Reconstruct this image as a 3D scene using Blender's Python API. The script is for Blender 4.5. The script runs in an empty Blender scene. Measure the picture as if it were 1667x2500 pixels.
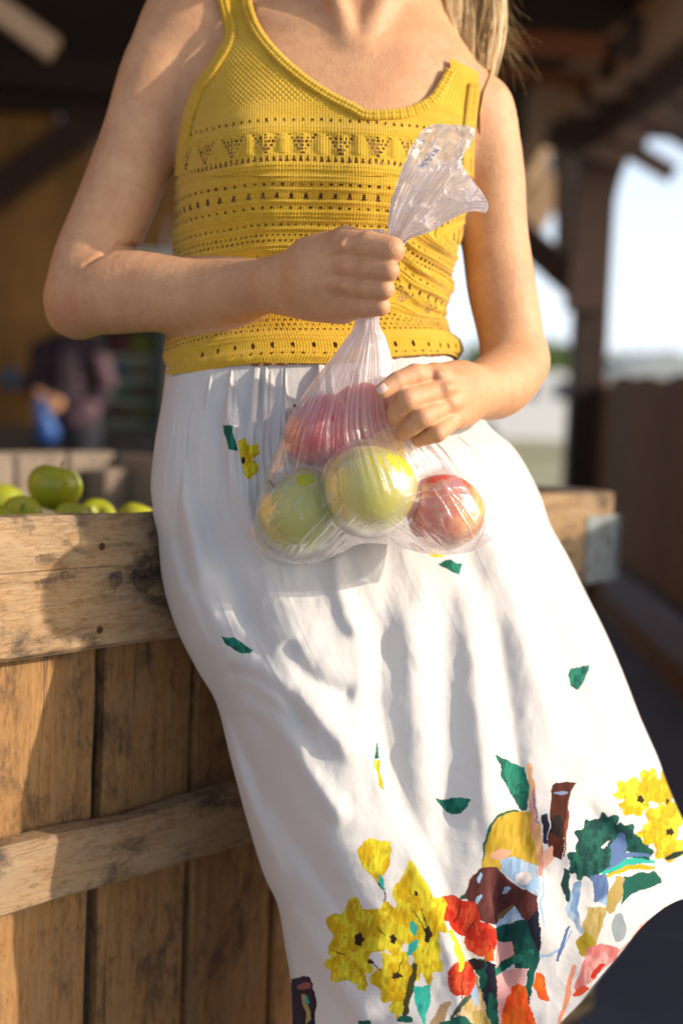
import bpy, math, random
import numpy as np
random.seed(7)
rng = np.random.default_rng(11)
C = bpy.context.scene.collection
scn = bpy.context.scene
R = math.radians

# ------------------------------------------------------------------ camera
F = 3472.0                      # focal length in photo pixels (50 mm on a 36 mm tall frame)
CAMH = 1.02
PITCH, ROLL = R(4.4), R(2.3)
cam_d = bpy.data.cameras.new('camera')
cam = bpy.data.objects.new('camera', cam_d); C.objects.link(cam)
cam_d.sensor_fit = 'VERTICAL'; cam_d.sensor_height = 36.0; cam_d.lens = 50.0
cam_d.clip_start = 0.05; cam_d.clip_end = 2000
cam_d.dof.use_dof = True; cam_d.dof.focus_distance = 1.27; cam_d.dof.aperture_fstop = 2.5
def rx(a): c, s = math.cos(a), math.sin(a); return np.array([[1,0,0],[0,c,-s],[0,s,c]])
def rz(a): c, s = math.cos(a), math.sin(a); return np.array([[c,-s,0],[s,c,0],[0,0,1]])
CR = rx(R(90)-PITCH) @ rz(ROLL)
from mathutils import Matrix, Vector
cam.matrix_world = Matrix(CR.tolist()).to_4x4(); cam.location = (0, 0, CAMH)
scn.camera = cam
scn.render.resolution_x = 682; scn.render.resolution_y = 1024

# ------------------------------------------------------------------ light
SUN_AZ, SUN_EL = R(76), R(22)   # sun stands behind the camera to the right
w = bpy.data.worlds.new('World'); scn.world = w; w.use_nodes = True
nt = w.node_tree; bg = nt.nodes['Background']
sky = nt.nodes.new('ShaderNodeTexSky'); sky.sky_type = 'NISHITA'; sky.sun_disc = False
sky.sun_elevation = SUN_EL; sky.sun_rotation = R(180)-SUN_AZ
sky.air_density = 1.0; sky.dust_density = 3.0
nt.links.new(sky.outputs[0], bg.inputs[0]); bg.inputs[1].default_value = 0.12
# thin bright haze over the whole sky
hz = nt.nodes.new('ShaderNodeBackground'); hz.inputs[0].default_value = (.80, .87, 1.04, 1)
tcs = nt.nodes.new('ShaderNodeTexCoord'); sxs = nt.nodes.new('ShaderNodeSeparateXYZ'); nt.links.new(tcs.outputs['Generated'], sxs.inputs[0])
rps = nt.nodes.new('ShaderNodeValToRGB'); nt.links.new(sxs.outputs[2], rps.inputs[0])      # haze is thickest towards the horizon, all round
rps.color_ramp.elements[0].position = 0; rps.color_ramp.elements[0].color = (1.0, 1.0, 1.0, 1); rps.color_ramp.elements[-1].position = 1; rps.color_ramp.elements[-1].color = (.07, .07, .07, 1)
for p_, v_ in ((.16, .70), (.34, .20)): e_ = rps.color_ramp.elements.new(p_); e_.color = (v_, v_, v_, 1)
mhz = nt.nodes.new('ShaderNodeMath'); mhz.operation = 'MULTIPLY'; mhz.inputs[1].default_value = .95; nt.links.new(rps.outputs[0], mhz.inputs[0]); nt.links.new(mhz.outputs[0], hz.inputs[1])
ads = nt.nodes.new('ShaderNodeAddShader'); nt.links.new(bg.outputs[0], ads.inputs[0]); nt.links.new(hz.outputs[0], ads.inputs[1])
nt.links.new(ads.outputs[0], nt.nodes['World Output'].inputs[0])
sd = bpy.data.lights.new('sun', 'SUN'); sun = bpy.data.objects.new('sun', sd); C.objects.link(sun)
sd.energy = 4.0; sd.angle = R(0.8); sd.color = (1.0, 0.85, 0.68)
tosun = Vector((math.sin(SUN_AZ)*math.cos(SUN_EL), -math.cos(SUN_AZ)*math.cos(SUN_EL), math.sin(SUN_EL)))
sun.rotation_euler = tosun.to_track_quat('Z', 'Y').to_euler(); sun.location = (3, -3, 4)
scn.view_settings.view_transform = 'Standard'; scn.view_settings.look = 'None'
scn.view_settings.gamma = 1; scn.view_settings.use_curve_mapping = False
scn.view_settings.exposure = 0.22
scn.render.engine = 'CYCLES'
scn.cycles.transparent_max_bounces = 24; scn.cycles.max_bounces = 8

# ------------------------------------------------------------------ helpers
def W(px, py, d):
    """photo pixel + distance along the view axis -> world point(s)"""
    px, py, d = np.broadcast_arrays(np.asarray(px, float), np.asarray(py, float), np.asarray(d, float))
    c = np.stack([(px-833.5)/F*d, -(py-1250)/F*d, -d], -1)
    return c @ CR.T + np.array([0, 0, CAMH])
def PIX(p):
    c = (p-np.array([0, 0, CAMH])) @ CR
    return 833.5+F*c[..., 0]/-c[..., 2], 1250-F*c[..., 1]/-c[..., 2], -c[..., 2]
def on_z(px, py, z):
    """point where the ray through a photo pixel meets height z"""
    d = W(px, py, 1.0)-np.array([0, 0, CAMH]); t = (z-CAMH)/d[..., 2]
    return np.array([0, 0, CAMH])+d*t
def at_y(px, py, Y):
    d = W(px, py, 1.0)-np.array([0, 0, CAMH]); t = Y/d[..., 1]
    return np.array([0, 0, CAMH])+d*t

def tag(o, label=None, cat=None, group=None, kind=None):
    if label: o['label'] = label
    if cat: o['category'] = cat
    if group: o['group'] = group
    if kind: o['kind'] = kind
    return o
def empty(name, loc=(0, 0, 0), rz_=0):
    o = bpy.data.objects.new(name, None); o.location = loc; o.rotation_euler = (0, 0, rz_); o.empty_display_size = .1
    C.objects.link(o); return o
def link(name, me, parent=None, mat=None):
    o = bpy.data.objects.new(name, me); C.objects.link(o)
    if mat is not None and len(me.materials) == 0: me.materials.append(mat)
    if parent is not None:
        o.parent = parent
        # geometry is given in world space: undo the parent's place
        bpy.context.view_layer.update()
        o.matrix_parent_inverse = parent.matrix_world.inverted()
    return o
def mesh_np(name, V, Q, smooth=True, T=None):
    """fast mesh from arrays: V (n,3), Q (m,4) quads, T optional triangles"""
    me = bpy.data.meshes.new(name)
    V = np.asarray(V, np.float32); Q = np.asarray(Q, np.int32).reshape(-1, 4)
    nT = 0 if T is None else len(T)
    me.vertices.add(len(V)); me.vertices.foreach_set('co', V.ravel())
    nl = Q.size+nT*3
    me.loops.add(nl)
    li = Q.ravel() if T is None else np.concatenate([Q.ravel(), np.asarray(T, np.int32).ravel()])
    me.loops.foreach_set('vertex_index', li)
    ls = np.arange(len(Q))*4
    if nT: ls = np.concatenate([ls, len(Q)*4+np.arange(nT)*3])
    me.polygons.add(len(Q)+nT); me.polygons.foreach_set('loop_start', ls.astype(np.int32))
    me.polygons.foreach_set('use_smooth', np.full(len(Q)+nT, smooth))
    me.update(calc_edges=True); me.validate()
    return me
def grid_quads(n, m, wrap=False):
    """n rows, m columns"""
    i = np.arange(n*m).reshape(n, m)
    if wrap: i = np.concatenate([i, i[:, :1]], 1)
    return np.stack([i[:-1, :-1], i[:-1, 1:], i[1:, 1:], i[1:, :-1]], -1)
def attr_col(me, name, col):
    a = me.color_attributes.new(name, 'FLOAT_COLOR', 'POINT')
    c = np.ones((len(me.vertices), 4), np.float32); c[:, :col.shape[1]] = col
    a.data.foreach_set('color', c.ravel())
def attr_f(me, name, v):
    a = me.attributes.new(name, 'FLOAT', 'POINT'); a.data.foreach_set('value', np.asarray(v, np.float32))
def attr_v(me, name, v):
    a = me.attributes.new(name, 'FLOAT_VECTOR', 'POINT'); a.data.foreach_set('vector', np.asarray(v, np.float32).ravel())

def hash2(ix, iy, seed):
    h = (ix.astype(np.int64)*374761393+iy.astype(np.int64)*668265263+seed*974711) & 0xffffffff
    h = ((h ^ (h >> 13))*1274126177) & 0xffffffff
    return ((h ^ (h >> 16)) & 0xffff)/65535.0
def noise2(x, y, seed=0):
    x = np.asarray(x, float); y = np.asarray(y, float)
    x, y = np.broadcast_arrays(x, y)
    ix, iy = np.floor(x), np.floor(y); fx, fy = x-ix, y-iy
    fx = fx*fx*fx*(fx*(fx*6-15)+10); fy = fy*fy*fy*(fy*(fy*6-15)+10)
    a, b = hash2(ix, iy, seed), hash2(ix+1, iy, seed); c, d = hash2(ix, iy+1, seed), hash2(ix+1, iy+1, seed)
    return (a*(1-fx)+b*fx)*(1-fy)+(c*(1-fx)+d*fx)*fy-.5       # -.5 .. .5
def fbm2(x, y, seed=0, o=3):
    s = 0; a = 1
    for k in range(o): s = s+a*noise2(x*2**k, y*2**k, seed+k*17); a *= .5
    return s
def sm(x, a, b):
    t = np.clip((x-a)/(b-a), 0, 1); return t*t*(3-2*t)
def spl(pts, t):
    """smooth (Catmull-Rom) curve through pts, t in 0..1 by index"""
    P = np.asarray(pts, float); n = len(P)
    P = np.vstack([2*P[0]-P[1], P, 2*P[-1]-P[-2]])
    u = np.clip(np.asarray(t, float), 0, 1)*(n-1); i = np.minimum(u.astype(int), n-2); f = (u-i)[..., None]
    p0, p1, p2, p3 = P[i], P[i+1], P[i+2], P[i+3]
    return .5*((2*p1)+(-p0+p2)*f+(2*p0-5*p1+4*p2-p3)*f**2+(-p0+3*p1-3*p2+p3)*f**3)
def arcspl(pts, n):
    """n points evenly spaced along the smooth curve"""
    q = spl(pts, np.linspace(0, 1, 40*len(pts))); s = np.r_[0, np.cumsum(np.linalg.norm(np.diff(q, axis=0), axis=1))]
    u = np.linspace(0, s[-1], n); return np.stack([np.interp(u, s, q[:, k]) for k in range(q.shape[1])], -1)
def dist_poly(x, y, pts):
    """distance to a polyline, its parameter and side"""
    best = np.full(x.shape, 1e9); par = np.zeros(x.shape); side = np.zeros(x.shape)
    n = len(pts)-1
    for i in range(n):
        (ax, ay), (bx, by) = pts[i], pts[i+1]
        dx, dy = bx-ax, by-ay; L2 = dx*dx+dy*dy
        t = np.clip(((x-ax)*dx+(y-ay)*dy)/L2, 0, 1)
        ex, ey = x-ax-t*dx, y-ay-t*dy; d = np.sqrt(ex*ex+ey*ey)
        m = d < best
        best[m] = d[m]; par[m] = ((i+t)/n)[m]; side[m] = np.sign(dx*ey-dy*ex)[m]
    return best, par, side
def in_poly(x, y, pts):
    ins = np.zeros(x.shape, bool); n = len(pts)
    for i in range(n):
        x1, y1 = pts[i]; x2, y2 = pts[(i+1) % n]
        if y1 == y2: continue
        c = ((y1 > y) != (y2 > y)) & (x < (x2-x1)*(y-y1)/(y2-y1)+x1)
        ins ^= c
    return ins

def tube(path, rad, nseg=8, caps=True, close=False):
    """V, Q arrays of a tube along path (n,3), rad scalar or (n,)"""
    P = np.asarray(path, float); n = len(P); rad = np.broadcast_to(rad, (n,))
    T = np.gradient(P, axis=0); T /= np.linalg.norm(T, axis=1)[:, None]+1e-12
    up = np.array([0, 0, 1.]) if abs(T[0][2]) < .9 else np.array([1., 0, 0])
    N = np.zeros_like(P); N[0] = np.cross(T[0], up); N[0] /= np.linalg.norm(N[0])
    for i in range(1, n):
        v = N[i-1]-T[i]*np.dot(N[i-1], T[i]); N[i] = v/(np.linalg.norm(v)+1e-12)
    B = np.cross(T, N)
    a = np.linspace(0, 2*np.pi, nseg, endpoint=False)
    V = P[:, None]+rad[:, None, None]*(np.cos(a)[None, :, None]*N[:, None]+np.sin(a)[None, :, None]*B[:, None])
    V = V.reshape(-1, 3); Q = grid_quads(n, nseg, True).reshape(-1, 4)
    if caps:
        V = np.vstack([V, P[:1], P[-1:]]); c0, c1 = len(V)-2, len(V)-1
        k = np.arange(nseg); e = []
        for j in range(0, nseg, 2):
            e.append([c0, (j+2) % nseg, (j+1) % nseg, j]); b = (n-1)*nseg
            e.append([c1, b+j, b+(j+1) % nseg, b+(j+2) % nseg])
        Q = np.vstack([Q, e])
    return V, Q
class MB:
    """collects quads into one mesh"""
    def __init__(s): s.V = []; s.Q = []; s.n = 0
    def add(s, V, Q): s.V.append(np.asarray(V, float)); s.Q.append(np.asarray(Q).reshape(-1, 4)+s.n); s.n += len(V); return s
    def tube(s, *a, **k): return s.add(*tube(*a, **k))
    def box(s, c, size, rot=None, bev=0.0):
        h = np.asarray(size, float)/2
        if bev <= 0:
            V = np.array([[x, y, z] for z in (-1, 1) for y in (-1, 1) for x in (-1, 1)])*h
            Q = [[0, 2, 3, 1], [4, 5, 7, 6], [0, 1, 5, 4], [1, 3, 7, 5], [3, 2, 6, 7], [2, 0, 4, 6]]
            if rot is not None: V = V @ np.asarray(rot).T
            return s.add(V+np.asarray(c, float), Q)
    def build(s, name, mat, parent=None, smooth=False):
        me = mesh_np(name, np.vstack(s.V), np.vstack(s.Q), smooth)
        return link(name, me, parent, mat)
def rotz3(a): return rz(a)

def plank(length, height, thick, seed=0, nl=14, rough=.0022, bev=.004):
    """board centred on the origin: x length, y thickness, z height, with worn uneven edges"""
    r = np.random.default_rng(seed); xs = np.linspace(-length/2, length/2, nl)
    prof = [(-thick/2, -height/2+bev), (-thick/2+bev, -height/2), (thick/2-bev, -height/2), (thick/2, -height/2+bev),
            (thick/2, height/2-bev), (thick/2-bev, height/2), (-thick/2+bev, height/2), (-thick/2, height/2-bev)]
    top = np.cumsum(r.normal(0, rough*.6, nl)); top -= np.linspace(top[0], top[-1], nl); bot = np.cumsum(r.normal(0, rough*.6, nl)); bot -= np.linspace(bot[0], bot[-1], nl)
    V = []
    for i, x in enumerate(xs):
        for k, (y, z) in enumerate(prof):
            V.append((x+(r.normal(0, rough) if i in (0, nl-1) else 0), y, z+(top[i] if z > 0 else bot[i])+r.normal(0, rough*.25)))
    V = np.array(V); Q = grid_quads(nl, 8, True).reshape(-1, 4)
    e = [[0, 1, 2, 3], [0, 3, 4, 7], [7, 4, 5, 6]]; b = (nl-1)*8
    Q = np.vstack([Q, e, [[b+j for j in q[::-1]] for q in e]])
    return V, Q

# ------------------------------------------------------------------ materials
def M(name, col=(.5, .5, .5), rough=.6, **k):
    m = bpy.data.materials.new(name); m.use_nodes = True; b = m.node_tree.nodes['Principled BSDF']
    b.inputs['Base Color'].default_value = (*col, 1); b.inputs['Roughness'].default_value = rough
    for kk, v in k.items(): b.inputs[kk.replace('_', ' ')].default_value = v
    return m
class NT:
    def __init__(s, m): s.t = m.node_tree; s.b = s.t.nodes.get('Principled BSDF')
    def n(s, typ, **k):
        nd = s.t.nodes.new('ShaderNode'+typ)
        for kk, v in k.items():
            if kk in nd.bl_rna.properties and kk not in ('inputs',): setattr(nd, kk, v)
        return nd
    def l(s, a, b): s.t.links.new(a, b)
    def noise(s, vec, scale, detail=4, rough=.55, dist=0):
        nd = s.n('TexNoise'); nd.inputs['Scale'].default_value = scale; nd.inputs['Detail'].default_value = detail
        nd.inputs['Roughness'].default_value = rough; nd.inputs['Distortion'].default_value = dist
        if vec is not None: s.l(vec, nd.inputs['Vector'])
        return nd.outputs['Fac']
    def map(s, vec, sc=(1, 1, 1), loc=(0, 0, 0), rot=(0, 0, 0)):
        nd = s.n('Mapping'); nd.inputs['Scale'].default_value = sc; nd.inputs['Location'].default_value = loc; nd.inputs['Rotation'].default_value = rot
        s.l(vec, nd.inputs['Vector']); return nd.outputs[0]
    def ramp(s, fac, stops):
        nd = s.n('ValToRGB'); e = nd.color_ramp.elements
        while len(e) < len(stops): e.new(.5)
        for el, (p, c) in zip(e, stops): el.position = p; el.color = (*c, 1) if len(c) == 3 else c
        s.l(fac, nd.inputs[0]); return nd.outputs[0]
    def mix(s, fac, a, b, mode='MIX'):
        nd = s.n('Mix', data_type='RGBA', blend_type=mode)
        nd.data_type = 'RGBA'; nd.blend_type = mode
        for v, i in ((fac, 0), (a, 6), (b, 7)):
            if isinstance(v, (int, float)): nd.inputs[i].default_value = v
            elif isinstance(v, tuple): nd.inputs[i].default_value = (*v, 1)
            else: s.l(v, nd.inputs[i])
        return nd.outputs[2]
    def math(s, op, a, b=None, c=None):
        nd = s.n('Math'); nd.operation = op
        for i, v in enumerate((a, b, c)):
            if v is None: continue
            if isinstance(v, (int, float)): nd.inputs[i].default_value = v
            else: s.l(v, nd.inputs[i])
        return nd.outputs[0]
    def attr(s, name): nd = s.n('Attribute'); nd.attribute_name = name; return nd
    def obj(s): return s.n('TexCoord').outputs['Object']
    def bump(s, h, strength=.3, dist=.002, normal=None):
        nd = s.n('Bump'); nd.inputs['Strength'].default_value = strength; nd.inputs['Distance'].default_value = dist
        s.l(h, nd.inputs['Height'])
        if normal is not None: s.l(normal, nd.inputs['Normal'])
        return nd.outputs[0]
def rnd_offset(N):
    """object-space coordinates shifted per object, so that alike boards differ"""
    oi = N.n('ObjectInfo'); cv = N.n('CombineXYZ')
    N.l(N.math('MULTIPLY', oi.outputs['Random'], 37.0), cv.inputs[0]); N.l(N.math('MULTIPLY', oi.outputs['Random'], 91.0), cv.inputs[1])
    ad = N.n('VectorMath'); ad.operation = 'ADD'; N.l(N.obj(), ad.inputs[0]); N.l(cv.outputs[0], ad.inputs[1])
    return ad.outputs[0], oi.outputs['Random']
def wood(name, light, mid, dark, stain=(.05, .035, .03), stain_amt=.5, grey=(.30, .26, .22), bump=.5):
    m = M(name, rough=.75); N = NT(m); v, rnd = rnd_offset(N)
    g1 = N.noise(N.map(v, (5, 34, 60)), 1.0, 8, .68, .8); g2 = N.noise(N.map(v, (34, 240, 420)), 1.0, 5, .7, .3)
    col = N.ramp(g1, [(.28, dark), (.45, mid), (.64, light)])
    col = N.mix(N.math('MULTIPLY', g2, .55), col, dark, 'MULTIPLY') if False else N.mix(N.ramp(g2, [(.35, (1, 1, 1)), (.55, (0, 0, 0))]), col, N.mix(.55, col, dark))
    sp = N.noise(N.map(v, (60, 120, 190)), 1.0, 8, .78, .2)
    col = N.mix(N.math('MULTIPLY', N.ramp(sp, [(.46, (0, 0, 0)), (.58, (1, 1, 1))]), .5), col, N.mix(.4, grey, light))
    col = N.mix(N.math('MULTIPLY', N.ramp(sp, [(.36, (1, 1, 1)), (.46, (0, 0, 0))]), .6), col, dark)
    # silvery weathering
    wv = N.noise(N.map(v, (11, 24, 30)), 1.0, 8, .72, .5)
    col = N.mix(N.math('MULTIPLY', N.ramp(wv, [(.48, (0, 0, 0)), (.66, (1, 1, 1))]), .55), col, grey)
    # dark stains and scuffs
    st = N.noise(N.map(v, (9, 14, 18)), 1.0, 9, .76, .3)
    col = N.mix(N.math('MULTIPLY', N.ramp(st, [(.51, (0, 0, 0)), (.62, (1, 1, 1))]), stain_amt), col, stain)
    # cracks
    ck = N.noise(N.map(v, (2.2, 60, 120)), 1.0, 3, .5, .8)
    ckr = N.ramp(ck, [(.30, (1, 1, 1)), (.335, (0, 0, 0))])
    col = N.mix(N.math('MULTIPLY', ckr, .7), col, stain)
    # board to board
    col = N.mix(1.0, col, N.ramp(rnd, [(0, (.80, .78, .76)), (1, (1.12, 1.1, 1.06))]), 'MULTIPLY')
    N.l(col, N.b.inputs['Base Color'])
    h = N.math('SUBTRACT', N.math('ADD', N.math('MULTIPLY', g2, .6), N.math('MULTIPLY', g1, .6)), N.math('MULTIPLY', ckr, 1.0))
    N.l(N.bump(h, bump, .003), N.b.inputs['Normal'])
    return m

# ------------------------------------------------------------------ implicit body
class Cone:
    def __init__(s, a, b, ra, rb):
        s.a, s.b, s.ra, s.rb = np.asarray(a, float), np.asarray(b, float), ra, rb
        s.ba = s.b-s.a; s.l2 = max(s.ba @ s.ba, 1e-12)
    def d(s, p):
        pa = p-s.a; t = np.clip(pa @ s.ba/s.l2, 0, 1)
        q = pa-t[..., None]*s.ba
        return np.sqrt((q*q).sum(-1))-(s.ra+(s.rb-s.ra)*t)
class Ell:
    def __init__(s, c, r, rot=None): s.c, s.r = np.asarray(c, float), np.asarray(r, float); s.rot = np.eye(3) if rot is None else rot
    def d(s, p):
        q = (p-s.c) @ s.rot; k0 = np.sqrt(((q/s.r)**2).sum(-1)); k1 = np.sqrt(((q/s.r**2)**2).sum(-1))+1e-9
        return k0*(k0-1)/k1
class Stack:
    """elliptical sections interpolated by height, front bulges added"""
    def __init__(s, rows, bumps=()):
        rows = sorted(rows); s.z = np.array([r[0] for r in rows]); s.v = np.array([r[1:] for r in rows]); s.bumps = bumps
        zz = np.linspace(s.z[0], s.z[-1], 200); vv = np.stack([np.interp(zz, s.z, s.v[:, k]) for k in range(4)], -1)
        for _ in range(14): vv[1:-1] = .25*vv[:-2]+.5*vv[1:-1]+.25*vv[2:]
        s.zz, s.vv = zz, vv
    def sec(s, z): return [np.interp(z, s.zz, s.vv[:, k]) for k in range(4)]
    def d(s, p):
        xc, yc, a, b = s.sec(p[..., 2]); x = (p[..., 0]-xc); y = (p[..., 1]-yc)-x*np.interp(p[..., 2], [.98, 1.06, 1.18], [.30, .14, 0])
        bb = b.copy() if hasattr(b, 'copy') else b
        for (bx, bz, sx, sz, amp) in s.bumps:
            bb = bb+np.where(y < 0, amp*np.exp(-((p[..., 0]-bx)/sx)**2-((p[..., 2]-bz)/sz)**2), 0)
        e = np.abs(x/a)**2.3+np.abs(y/bb)**2.3; k = e**(1/2.3)
        g = np.sqrt((x/a**2)**2+(y/bb**2)**2)+1e-9; r = np.sqrt((x/a)**2+(y/bb)**2)+1e-9
        d = (k-1)*r/g
        dz = np.maximum(s.z[0]-p[..., 2], p[..., 2]-s.z[-1])
        return np.where(dz > 0, np.sqrt(np.maximum(d, 0)**2+dz*dz), d)
def smin(a, b, k):
    h = np.maximum(k-np.abs(a-b), 0)/k
    return np.minimum(a, b)-h*h*k*.25
class Group:
    def __init__(s, items, k): s.items, s.k = items, k
    def d(s, p):
        r = None
        for it in s.items:
            v = it.d(p); r = v if r is None else smin(r, v, s.k)
        return r
    def cull(s, c, rad):
        keep = []
        for it in s.items:
            if isinstance(it, Group):
                g = it.cull(c, rad+s.k)
                if g: keep.append(g)
            elif it.d(c[None])[0] < rad+s.k+.004: keep.append(it)
        return Group(keep, s.k) if keep else None
def cn(a, b):
    """cone from (px, py, depth, radius px) to the same"""
    return Cone(W(*a[:3]), W(*b[:3]), a[3]/F*a[2], b[3]/F*b[2])
class Path:
    """a limb: a smooth run of cones joined without swelling"""
    def __init__(s, pts, sub=4):
        q = spl(pts, np.linspace(0, 1, sub*(len(pts)-1)+1)); s.it = [cn(q[i], q[i+1]) for i in range(len(q)-1)]
    def d(s, p):
        r = s.it[0].d(p)
        for it in s.it[1:]: r = np.minimum(r, it.d(p))
        return r
def chain(pts): return [Path(pts)]

def march(g, px, py, d0, off, it=40):
    """depth where the camera ray meets the iso-surface off"""
    o = np.array([0, 0, CAMH]); u = W(px, py, 1.0)-o; L = np.linalg.norm(u, axis=-1); t = np.full(np.shape(px), d0)
    for _ in range(it): t = t+np.clip(g.d(o+u*t[..., None])-off, -.02, .02)*.7/L
    return t

# torso sections: photo row, left edge, right edge, depth of the centre, half depth
TR = [(-30, 690, 1060, 1.500, .045), (40, 600, 1090, 1.492, .058), (120, 520, 1130, 1.485, .070), (200, 470, 1150, 1.478, .080),
      (300, 452, 1146, 1.470, .088), (400, 446, 1136, 1.465, .092), (500, 440, 1128, 1.460, .090), (600, 438, 1110, 1.456, .086),
      (700, 434, 1084, 1.453, .084), (800, 430, 1082, 1.450, .086), (900, 425, 1110, 1.448, .092), (1000, 418, 1150, 1.448, .098),
      (1100, 405, 1190, 1.448, .104), (1200, 395, 1215, 1.45, .106), (1330, 420, 1200, 1.45, .100), (1420, 520, 1120, 1.45, .085)]
rows = []
for (py, l, r, d, hd) in TR:
    a, b = W(l, py, d), W(r, py, d); m = (a+b)/2
    rows.append((m[2], m[0], m[1], np.linalg.norm(b-a)/2, hd))
b1, b2 = W(600, 400, 1.39), W(915, 430, 1.39)
torso = Stack(rows, [(b1[0], b1[2], .055, .060, .026), (b2[0], b2[2], .055, .060, .026)])
neck = [cn((885, 120, 1.49, 95), (880, -10, 1.485, 100)), cn((880, -10, 1.485, 100), (868, -210, 1.47, 100))]
should = [cn((900, 110, 1.495, 110), (1158, 272, 1.488, 80)), cn((850, 70, 1.497, 110), (520, 40, 1.495, 100)), cn((520, 40, 1.495, 98), (455, 60, 1.49, 100))]
clav = [cn((905, 128, 1.425, 11), (1085, 178, 1.440, 12)), cn((820, 88, 1.43, 11), (640, 40, 1.44, 12)),
        cn((855, 110, 1.416, 14), (800, -60, 1.42, 15)), cn((885, 112, 1.416, 13), (960, -60, 1.435, 14))]
torso_g = Group([Group([torso]+neck+should, .035), Group(clav, .01)], .022)
armR_u = chain([(470, 70, 1.49, 103), (404, 170, 1.485, 104), (347, 335, 1.475, 97), (283, 500, 1.45, 95), (222, 640, 1.432, 92), (203, 712, 1.425, 88)])
armR_f = chain([(203, 727, 1.420, 88), (265, 716, 1.41, 100), (340, 712, 1.40, 99), (479, 720, 1.375, 85), (585, 706, 1.350, 74), (665, 696, 1.328, 66), (700, 692, 1.318, 65)])
armL_u = chain([(1165, 277, 1.492, 82), (1186, 345, 1.492, 82), (1200, 440, 1.492, 80), (1207, 565, 1.488, 80), (1222, 690, 1.482, 84), (1243, 800, 1.476, 80), (1256, 880, 1.472, 77)])
armL_f = chain([(1258, 884, 1.468, 76), (1240, 918, 1.44, 80), (1205, 945, 1.41, 80), (1165, 955, 1.375, 66), (1140, 955, 1.35, 60)])
elbR = [cn((170, 770, 1.43, 44), (190, 775, 1.43, 46))]
# --- right hand: a fist round the neck of the bag, back of the hand to the camera
hR = Group([
    Group(chain([(690, 692, 1.320, 64), (735, 680, 1.305, 68), (790, 668, 1.292, 74)])
          + [cn((760, 628, 1.295, 46), (840, 597, 1.276, 40)), cn((770, 660, 1.288, 46), (848, 655, 1.272, 38)),
             cn((770, 690, 1.288, 48), (848, 700, 1.276, 34)), cn((770, 715, 1.295, 48), (845, 742, 1.283, 33)),
             cn((720, 735, 1.31, 32), (830, 752, 1.29, 28))], .020),
    Group([
        Group([cn((845, 595, 1.266, 38), (900, 601, 1.252, 37)), cn((900, 601, 1.252, 37), (955, 611, 1.242, 34)), cn((955, 611, 1.242, 32), (960, 615, 1.265, 27)), cn((960, 615, 1.265, 27), (915, 612, 1.290, 25))], .0015),
        Group([cn((852, 654, 1.264, 31), (900, 658, 1.249, 29)), cn((900, 658, 1.249, 29), (949, 661, 1.240, 26)), cn((949, 661, 1.240, 25), (952, 662, 1.262, 22)), cn((952, 662, 1.262, 22), (905, 662, 1.285, 21))], .0015),
        Group([cn((850, 700, 1.267, 28), (895, 704, 1.253, 27)), cn((895, 704, 1.253, 27), (938, 706, 1.245, 25)), cn((938, 706, 1.245, 24), (942, 707, 1.264, 21)), cn((942, 707, 1.264, 21), (895, 705, 1.287, 20))], .0015),
        Group([cn((846, 744, 1.274, 27), (890, 748, 1.261, 27)), cn((890, 748, 1.261, 27), (928, 748, 1.254, 24)), cn((928, 748, 1.254, 23), (932, 747, 1.270, 20)), cn((932, 747, 1.270, 20), (890, 745, 1.290, 18))], .0015),
    ], .0022),
    Group([cn((846, 588, 1.266, 23), (860, 592, 1.262, 22)), cn((848, 650, 1.262, 18), (862, 653, 1.258, 17)), cn((846, 698, 1.266, 16), (858, 700, 1.262, 15)), cn((842, 742, 1.270, 16), (854, 744, 1.267, 15))], .003),
    Group([cn((735, 665, 1.288, 6), (835, 600, 1.248, 6)), cn((735, 672, 1.286, 6), (838, 650, 1.250, 6)), cn((738, 682, 1.287, 6), (836, 697, 1.252, 6))], .002),   # tendons
    Group(chain([(760, 640, 1.33, 36), (820, 600, 1.335, 32), (880, 610, 1.325, 27), (925, 640, 1.315, 23)]), .006),     # thumb, behind the bag
], .010)
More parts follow.
